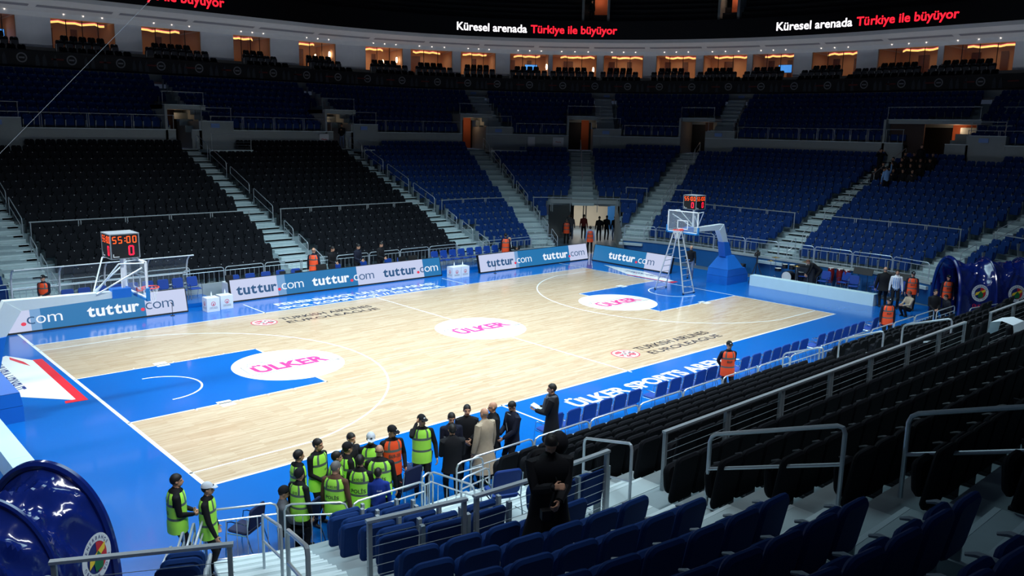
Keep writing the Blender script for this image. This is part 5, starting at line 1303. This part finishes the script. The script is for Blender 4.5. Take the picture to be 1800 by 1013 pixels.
    bo = bpy.data.objects.new('body', me); COL.objects.link(bo); bo.parent = root
    K = lambda v: Vector(v)*k
    # hair or hat
    def shell(m, lim, sx, sy, sz, m_, dz=.035, nu=20, nv=6):
        m.use(m_); rings = []
        for j in range(nv+1):
            rg = []
            for i in range(nu):
                a = 2*PI*i/nu; lat = lim(a)+(PI/2*.98-lim(a))*j/nv
                rg.append(K(HP(sx*math.cos(lat)*math.cos(a), -.012+sy*math.cos(lat)*math.sin(a), dz+sz*math.sin(lat))))
            rings.append(rg)
        m.loft(rings)
    style, hm = hair; hm = hm or M_HAIRK
    if style == 'short': m = MB(); shell(m, lambda a: -.32+.72*math.sin(a) if math.sin(a) > 0 else -.32+.6*math.sin(a), .0835, .1045, .106, hm, .034, 24, 8); m.v = [tuple(Vector(p)+Vector((rnd.uniform(-1, 1), rnd.uniform(-1, 1), rnd.uniform(-1, 1)))*.0025) for p in m.v]; m.build('hair', parent=root)
    elif style == 'bald': m = MB(); shell(m, lambda a: -.75 if math.sin(a) < .25 else -.05, .0805, .1005, .05, mat('hair_cropped', (58, 46, 40), .7, var=.2, scale=60) if hm is M_HAIRK else hm, .02, 20, 4); m.build('hair', parent=root)
    elif style == 'long': m = MB(); shell(m, lambda a: -.3+.7*math.sin(a) if math.sin(a) > 0 else -1.1, .098, .118, .112, hm); m.build('hair', parent=root)
    if cap:
        m = MB(); cm = cap if not isinstance(cap, tuple) else cap[0]
        if isinstance(cap, tuple) and cap[1] == 'beanie': shell(m, lambda a: -.15 if math.sin(a) < .3 else .25, .092, .112, .118, cm)
        else:
            shell(m, lambda a: .16, .092, .113, .112, cm)
            m.loft([[K(HP(x, y, z+dz_)) for x, y, z in ((-.075, .075, .052), (-.065, .14, .04), (0, .175, .034), (.065, .14, .04), (.075, .075, .052))] for dz_ in (0, .008)])
            m.use(C_WHITE if cm is not C_WHITE and cm is not CAPW else C_NAVY); m.ball(K(HP(0, .098, .085)), (.022*k, .008*k, .018*k), hy, 8, 5)
        m.build('cap', parent=root)
    def vw(c, i): return max(tw(c, i)*fat, ((.178, .128)[i-1]*fat if c < .4 else 0) if vest else 0)
    def tors(c, g, ang): hw, hd = vw(c, 1)+g, vw(c, 2)+g; return TP(hw*math.cos(ang), hd*math.sin(ang), c)
    def on_torso(u, c, side, g): # side -1 back, +1 front ; u to viewer's right
        hw, hd = vw(c, 1)+g, vw(c, 2)+g; x = u if side < 0 else -u; x = max(-hw*.98, min(hw*.98, x))
        return K(TP(x, side*hd*math.sqrt(1-(x/hw)**2), c))
    if vest:
        m = MB(); n = 28; cs = [-.20, -.12, -.02, .045, .09, .17, .25, .295, .345, .41, .47, .52]
        G = lambda c: .020+(.010 if c < 0 else 0)
        R_ = [[K(tors(c, G(c), 2*PI*i/n)) for i in range(n)] for c in cs]; base = len(m.v); m.v += [tuple(p) for rg in R_ for p in rg]
        m.use(vest); iv = m.cur; m.use(C_STRIPE); isr = m.cur
        for j in range(len(cs)-1):
            for i in range(n):
                a = 2*PI*(i+.5)/n; side_open = abs(math.cos(a)) > .93 and .25 < cs[j]
                if side_open: continue
                m.f.append((j*n+i, j*n+(i+1) % n, (j+1)*n+(i+1) % n, (j+1)*n+i))
                st = j in (3, 7) or (j >= 8 and .42 < abs(math.cos(a)) < .66)
                m.m.append(isr if st else iv)
        vo = m.build('vest', parent=root)
        for side, lines in ((-1, back), (1, front)):
            if lines:
                m = MB(); m.use(mat('vest_print', (58, 70, 62), .6, var=.03))
                for body, u0, c0, wd, ht in lines: m.text(body, lambda u, v, u0=u0, c0=c0, side=side: on_torso(u+u0, c0+v, side, .034 if c0 < .1 else .027), width=wd, height=ht, off=.02)
                m.build('lettering', parent=vo, smooth=False)
    elif back or front:
        for side, lines in ((-1, back), (1, front)):
            if lines:
                m = MB(); m.use(C_WHITE)
                for body, u0, c0, wd, ht in lines: m.text(body, lambda u, v, u0=u0, c0=c0, side=side: on_torso(u+u0, c0+v, side, .012), width=wd, height=ht, off=.02)
                m.build('lettering', parent=root, smooth=False)
    if coat:
        cm, hem, fl_ = coat; m = MB(); m.use(cm); n = 24; rings = []
        for q in (0, .33, .66):
            rings.append([K((P.x+(.19*fat+fl_*(1-q))*math.cos(2*PI*i/n)+.012*math.sin(5*2*PI*i/n), P.y+(.155*fat+fl_*(1-q))*math.sin(2*PI*i/n), hem+(P.z-.08-hem)*q)) for i in range(n)])
        for c in (-.05, .08, .22, .36, .46, .52): rings.append([K(tors(c, .025, 2*PI*i/n)) for i in range(n)])
        m.loft(rings, cap=False); m.build('coat', parent=root)
        for sd, hnd in ((-1, lh), (1, rh)):
            sh = TP(sd*.185*fat, -.01, .455); tgt = Vector(hnd[:3]) if hnd else P+Vector((sd*.27*fat, .05, -.15)); el, wr = ik(sh, tgt, .30, .27, Vector((sd*.5, .6, -1) if tgt.z > sh.z-.1 else (sd*.55, -.6, -.75)))
            m = MB(); m.use(cm); m.tube([K(TP(sd*.12, -.01, .46)), K(sh), K(sh+(el-sh)*.5), K(el), K(el+(wr-el)*.5), K(wr)], [.08*k, .084*k, .075*k, .067*k, .06*k, .052*k], n=10); m.build('sleeve', parent=root)
    if collar:
        m = MB(); m.use(collar); m.add([on_torso(u, c, 1, .03) for u, c in ((-.07, .53), (.07, .53), (.05, .3), (0, .12), (-.05, .3))], [(0, 1, 2, 3, 4)]); m.build('shirt_front', parent=root, smooth=False)
    if extra: extra(root, K, TP, HP, P)
    PEOPLE.append(root); return root
CAPW = CL('cap_pale', (196, 204, 214))
def holdfront(y=.26, z=1.08, dx=.07): return dict(lh=(-dx, y, z, 1, 0, 0), rh=(dx, y, z-.03, -1, 0, 0))
PV = dict(top=C_BLK, vest=C_GREEN)
BK = [('34.92.50', -.10, .37, .20, .045), ('POLİS', -.13, .15, .26, .085)]
FR = [('POLİS', .03, .2, .11, .045)]
V1 = .0125
person((-1.72, -3.05), 25, 'bareheaded officer in a lime vest, left of the white-capped one at the court corner', 1.80, back=BK, vox=V1, fat=1.12, **PV, **holdfront(.24, 1.05))
person((-1.38, -3.55), 10, 'officer in a lime vest and pale grey cap beside the stacked barriers at the corner', 1.72, back=BK, cap=CAPW, vox=V1, lh=(-.25, .1, .85), rh=(.26, .16, .86), **PV)
person((.46, -3.3), 35, 'officer in a lime vest seen from behind at the left end of the police group', 1.76, back=BK, vox=V1, **PV)
person((.98, -3.1), 330, 'tallest bareheaded officer in a lime vest at the left of the police group', 1.80, front=FR, vox=V1, yaw=.3, **PV, **holdfront(.2, 1.0))
person((.16, -3.9), 60, 'hooded officer in a lime vest numbered 515 bending behind the barrier', 1.66, back=[('515', -.02, .36, .1, .05)], cap=(C_BLK, 'beanie'), vox=V1, **PV)
person((-.02, -3.72), 20, 'seated person in a black beanie and grey jacket left of the police group', 1.74, sit=True, top=C_GREY, cap=(C_BLK, 'beanie'), vox=V1, nod=.3, lh=(-.12, .32, .6), rh=(.12, .32, .6))
person((1.02, -3.72), 20, 'dark-haired officer in a lime vest half hidden behind the grey-haired one', 1.72, back=BK, vox=V1, **PV)
person((.72, -4.22), 75, 'grey-haired officer in a lime vest with brown sleeves seen from behind at the barrier', 1.75, back=BK, vox=V1, hair=('short', M_HAIRG), top=C_BROWN, vest=C_GREEN, nod=.25, yaw=-.4, fat=1.08)
person((1.36, -3.55), 40, 'officer in a lime vest and black cap in the middle of the group', 1.76, back=BK, cap=C_BLK, vox=V1, **PV)
person((1.72, -3.1), 325, 'dark-haired man in black behind the black-capped officer, on the court side', 1.74, vox=V1, top=C_CHAR)
person((1.22, -4.25), 85, 'officer in a lime vest marked 34.92.50 seen from behind at the barrier', 1.76, back=[('34.92.50', -.11, .36, .22, .055), ('POLİS', -.14, .12, .28, .1)], vox=V1, **PV)
person((2.0, -3.4), 285, 'officer in a lime vest and pale cap facing the camera left of the orange vest', 1.77, front=FR, cap=CAPW, vox=V1, nod=.3, **PV, **holdfront(.22, .98))
person((1.78, -4.05), 95, 'broad officer in a lime vest with cropped hair right of the 34.92.50 one', 1.75, back=BK, vox=V1, fat=1.2, hair=('bald', M_HAIRK), **PV)
person((1.45, -4.5), 95, 'short young man in a blue jacket with a red mark behind the right barrier', 1.52, top=C_BLUE, vox=V1, back=[('ÜLKER', -.02, .33, .12, .04)])
person((2.5, -3.4), 300, 'security guard in the orange vest numbered 869-10 standing in the police group', 1.80, vest=C_ORANGE, front=[('869-10', -.12, .18, .24, .08)], cap=C_BLK, vox=V1, yaw=.5, nod=.25, top=C_BLK, lh=(-.24, .12, .9), rh=(.25, .12, .9))
person((3.32, -3.3), 280, 'officer in a lime vest and black cap holding a phone to the ear', 1.82, vest=C_GREEN, top=C_BLK, cap=C_BLK, vox=V1, yaw=.5, rh=(.12, .12, 1.60, -1, .2, 0), lh=(-.3, .12, .88))
person((3.95, -3.5), 285, 'officer in a black jacket with white letters facing the man in black', 1.78, top=C_NAVY, vox=V1, front=[('POLİS', -.17, .28, .12, .05)], nod=.2, **holdfront(.24, 1.05))
person((3.55, -4.05), 105, 'man in a black jacket with his back to the camera at the barrier gap', 1.76, top=C_BLK, vox=V1, fat=1.08, coat=(C_BLK, .75, .03), **holdfront(.26, 1.1))
person((4.5, -3.35), 280, 'bearded man in a long black overcoat left of the beige coat', 1.80, coat=(C_BLK, .55, .05), vox=V1, **holdfront(.24, 1.05))
person((4.6, -3.84), 140, 'man in a long beige raincoat seen from behind', 1.82, top=C_BEIGE, coat=(C_BEIGE, .38, .10), vox=V1, hair=('bald', M_HAIRG), fat=1.12, collar=C_LBLUE)
person((5.1, -3.55), 190, 'bald man in black half hidden behind the beige raincoat', 1.78, vox=V1, hair=('bald', M_HAIRG), coat=(C_BLK, .7, .03))
person((5.5, -3.75), 215, 'man in a dark suit and white shirt looking down at his hands', 1.77, top=C_NAVY, coat=(C_NAVY, .78, .02), collar=C_WHITE, vox=V1, nod=.45, lh=(-.1, .3, .98, 1, 0, 0), rh=(.12, .27, 1.0, -1, 0, 0))
def paper(root, K, TP, HP, P):
    m = MB(); m.use(M_PAPER); m.add([K(q) for q in ((-.16, .26, 1.16), (.1, .24, 1.14), (.12, .46, 1.24), (-.14, .48, 1.26))], [(0, 1, 2, 3)]); m.build('paper_sheet', parent=root, smooth=False)
def scarf(root, K, TP, HP, P):
    m = MB(); m.use(C_GREY); m.tube([K(TP(.1*math.cos(a*PI/6), .02+.095*math.sin(a*PI/6), .50+.02*math.sin(a))) for a in range(12)], .045, n=8, closed=True); m.tube([K(TP(-.06, .13, .48)), K(TP(-.07, .17, .3)), K(TP(-.06, .17, .1))], [.045, .05, .04], n=8); m.build('scarf', parent=root); paper(root, K, TP, HP, P)
person((6.9, -3.6), 165, 'tall man in a long black coat and grey scarf reading a white sheet', 1.86, coat=(C_BLK, .5, .05), vox=V1, extra=scarf, yaw=.3, lh=(-.12, .34, 1.14, 0, 0, 1), rh=(.1, .32, 1.14, 0, 0, 1))
def gear(root, K, TP, HP, P):
    m = MB(); m.use(C_BLK); m.slab(.36, .5, .2, .1, Matrix.Translation(K(TP(0, -.23, .28))), n=4, bev=.07); m.build('backpack', parent=root)
    m = MB(); m.use(M_BLACK); m.box(K(TP(.12, .34, -.02)), (.15, .09, .11)); m.lathe([(.042, 0), (.045, .1), (.04, .16)], K(TP(.12, .36, -.08)), 14, 'y'); m.tube([K(TP(.08, .3, .03)), K(TP(-.03, .19, .3)), K(TP(.02, .1, .5))], .012, n=5)
    m.build('camera', parent=root)
    m = MB(); m.use(C_CHAR); m.ball(K(TP(-.17, -.2, .60)), (.12, .11, .15)); m.build('hood', parent=root)
person((-.12, -10.52), 285, 'photographer in a bulky black coat with a camera and backpack standing among the near seats', 1.74, z0=zj(1)+.004, top=C_BLK, coat=(C_BLK, .42, .10), vox=.0095, fat=1.22, nod=.55, yaw=-.2, extra=gear, lh=(-.02, .33, 1.06, 1, 0, -.2), rh=(.06, .33, 1.24, -1, 0, -.2), curl=1.0)
# security guards in orange
OV = dict(top=C_NAVY, vest=C_ORANGE)
def guard(pos, phi, label, z0=0., H=1.8, vox=.016, cap=C_BLK, **kw): return person(pos, phi, label, H, z0=z0, vox=vox, cap=cap, **{**OV, **kw})
NUM = [('869', -.08, .2, .16, .07)]
guard((13.98, -3.75), 275, 'orange-vested guard standing alone in the near row of blue chairs', front=NUM, lh=(-.1, -.2, .92), rh=(.1, -.2, .92), vox=.014)
guard((24.5, -3.75), 265, 'orange-vested guard at the far right end of the near chairs row', front=NUM, lh=(-.26, -.02, .85))
guard((31.5, -1.74), 250, 'orange-vested guard left of the right tunnel mouth behind the crouching woman', front=NUM)
guard((31.9, -3.1), 260, 'orange-vested guard standing inside the right tunnel mouth', front=NUM)
guard((12.85, 18.55), 90, 'orange-vested guard seen from behind at the scorers table', z0=0, H=1.98, back=[('GÜVENLİK', -.13, .3, .26, .05)], hair=('bald', M_HAIRK), cap=None)
guard((24.75, 18.15), 100, 'orange-vested guard seen from behind beside the man with a laptop', z0=0, H=1.9, cap=None)
guard((32.37, 18.64), 90, 'orange-vested guard between the two boards at the far right corner', H=1.78, cap=None, top=C_LBLUE)
guard((34.3, 22.6), 270, 'orange-vested guard standing in the dim corner entrance', H=1.78, vox=.02)
guard((1.16, 18.0), 270, 'orange-vested guard under the far left bench shelter', H=1.78, z0=.18, **holdfront(.22, 1.0))
# people at the right end
person((31.2, -.62), 75, 'large bald man in a black jacket seen from behind at the right end', 1.88, fat=1.25, vox=.016, hair=('bald', M_HAIRG), coat=(C_BLK, .75, .04))
def stripes(root, K, TP, HP, P):
    m = MB(); m.use(C_LBLUE)
    for u in (-.12, -.04, .04, .12):
        for side in (1, -1):
            pts = []
            for c in (-.1, .1, .3, .46):
                hw, hd = tw(c, 1)+.008, tw(c, 2)+.008
                pts.append([K(TP(x, side*hd*math.sqrt(max(.02, 1-(x/hw)**2)), c)) for x in (u-.018, u+.018)])
            m.loft(pts, cap=False, closed=False)
    m.build('shirt_stripes', parent=root, smooth=False)
person((31.3, -1.12), 250, 'young man in a pale blue striped shirt and black trousers at the right end', 1.82, vox=.016, top=C_WHITE, extra=stripes)
person((30.2, -2.2), 200, 'crouching woman with brown hair and a pale jacket before the right tunnel', 1.70, sit=True, pelvis=(0, 0, .36), top=C_BEIGE, hair=('long', M_HAIRB), vox=.018, lf=(-.12, .22, .085), rf=(.12, .2, .085), nod=.3, lh=(-.1, .4, .55), rh=(.1, .4, .55))
person((31.0, -3.6), 180, 'crouching person in dark clothes at the right edge of the tunnel mouth', 1.70, sit=True, pelvis=(0, 0, .36), top=C_CHAR, vox=.02, lf=(-.12, .22, .085), rf=(.12, .2, .085), lean=.3)
person((27.9, -4.1), 265, 'short-haired man all in black standing behind the barrier near the right tunnel', 1.78, vox=.016, **holdfront(.22, 1.0))
person((30.15, 9.3), 255, 'man in a black sweater and jeans holding white papers behind the right basket', 1.80, pants=C_JEAN, vox=.016, extra=lambda root, K, TP, HP, P: paper(root, lambda q: K((q[0]+.18, q[1]-.2, q[2]-.2)), TP, HP, P), lh=(-.25, .1, .85), rh=(.2, .22, .95), hair=('bald', M_HAIRG))
person((33.3, 3.75), 170, 'man in black bending forward among the instruments', 1.78, lean=.95, pelvis=(0, -.1, .92), vox=.018, hair=('short', M_HAIRB), lh=(-.2, .5, .6), rh=(.2, .5, .6))
# scorers table people
for i, (x, lab, tp) in enumerate(((14.04, 'man in black sitting left of two others behind the scorers table', C_BLK), (15.5, 'man in a navy top in the middle of the three behind the scorers table', C_NAVY), (16.85, 'rightmost of the three men in black behind the scorers table', C_BLK))):
    person((x, 19.0), 330, lab, 1.92, vox=.018, top=tp, nod=.3, lean=.12, **holdfront(.3, 1.05))
def laptop(root, K, TP, HP, P):
    m = MB(); m.use(M_BLACK); m.box(K((0, .42, .64)), (.34, .24, .02)); m.box(K((0, .56, .75)), (.34, .02, .22)); m.build('laptop', parent=root)
person((25.5, 18.6), 340, 'man in black sitting with a laptop behind the right sideline board', 1.78, z0=.22, sit=True, vox=.018, extra=laptop, hair=('bald', M_HAIRG), collar=C_WHITE, **holdfront(.36, .72, .1))
# people in the corner entrance
CP = [((1017, 389), 'person in grey with raised arm at the left of the corner entrance', C_GREY, 90, dict(lh=(-.2, .1, 1.6))), ((1026, 375), 'tall man in a dark suit leaning by the pole in the entrance', C_BLK, 260, {}), ((1030, 390), 'person in dark red among the group in the entrance', C_RED, 80, {}),
      ((1043, 381), 'broad man in black with his back turned in the middle of the entrance', C_BLK, 90, {}), ((1051, 382), 'man in black beside the broad one in the entrance', C_BLK, 70, {}), ((1057, 383), 'man in a black jacket and grey trousers in the entrance', C_BLK, 100, {}), ((1067, 373), 'man in a pale shirt walking away by the blue door', C_WHITE, 100, {}), ((1073, 383), 'rightmost dark figure at the wall of the entrance', C_BLK, 200, {})]
CPOS = [(36.4, 24.2), (39.0, 27.2), (37.4, 23.9), (37.4, 22.4), (38.3, 22.5), (38.5, 21.9), (41.9, 24.1), (38.4, 21.2)]
for (uv, lab, tp, phi, kw), p in zip(CP, CPOS): person(p, phi, lab, 1.78, vox=.022, top=tp, pants=C_JEAN if tp is C_GREY or 'grey' in lab else C_BLK, **kw)
# people high in the stands
q = W2(24.2, .25, LD+.35, LZ); person(q[:2], 270, 'person in dark clothes standing on the landing above the right black block', 1.75, z0=LZ, vox=.02, pants=C_JEAN, **holdfront(.2, 1.3))
q = W2(50.7, .1, dj(9)+.3, 0); person(q[:2], 265, 'man in black standing on the stair left of the dark group at the upper right', 1.8, z0=zj(9)+.01, vox=.02, lh=(-.2, .12, 1.55), rh=(.2, .12, 1.55))
q = RP(52.5, dj(6)+.2); person(q[:2], 90, 'man in a light blue shirt raising an arm before the dark seated group', 1.78, z0=zj(6), vox=.02, top=C_LBLUE, rh=(.35, .25, 1.85))
q = RP(52.9, dj(10)+.3); person(q[:2], 265, 'dark figure standing above the seated group at the upper right', 1.8, z0=zj(10), vox=.022)
q = W2(35.85, -.35, FD+2.2, 0); person(q[:2], 250, 'person standing in the lit doorway above the middle of the ribbon display', 1.75, z0=17.1, vox=.022)
pr_ = person((0, 0), 265, 'x', 1.75, z0=-80, vox=.024, sit=True, pelvis=(0, .02, .5)); pr2 = person((0, 0), 265, 'x', 1.75, z0=-80, vox=.024, sit=True, pelvis=(0, .02, .5), top=C_CHAR, yaw=.5, lh=(-.1, .3, .9))
for j, t0, t1 in ((7, 50.95+.35, 53.6), (8, 51.0+.35, 54.0), (9, 51.2+.35, 53.8), (10, 51.9, 53.6)):
    x = t0; i = 0
    while x < t1:
        if abs(x-52.5) > .1 or j > 7:
            q = RP(x, dj(j)+.50, zj(j)); dup(pr_ if rnd.random() < .6 else pr2, q, face_rz(x)+.2*math.sin(i*5), 'dark-clothed spectator, %s from left, %s row of the upper right seated group' % (nth(i), nth(j-7)), 'seated group at the upper right'); i += 1
        x += .55
for r in (pr_, pr2):
    for ch in list(r.children): bpy.data.objects.remove(ch)
    bpy.data.objects.remove(r)
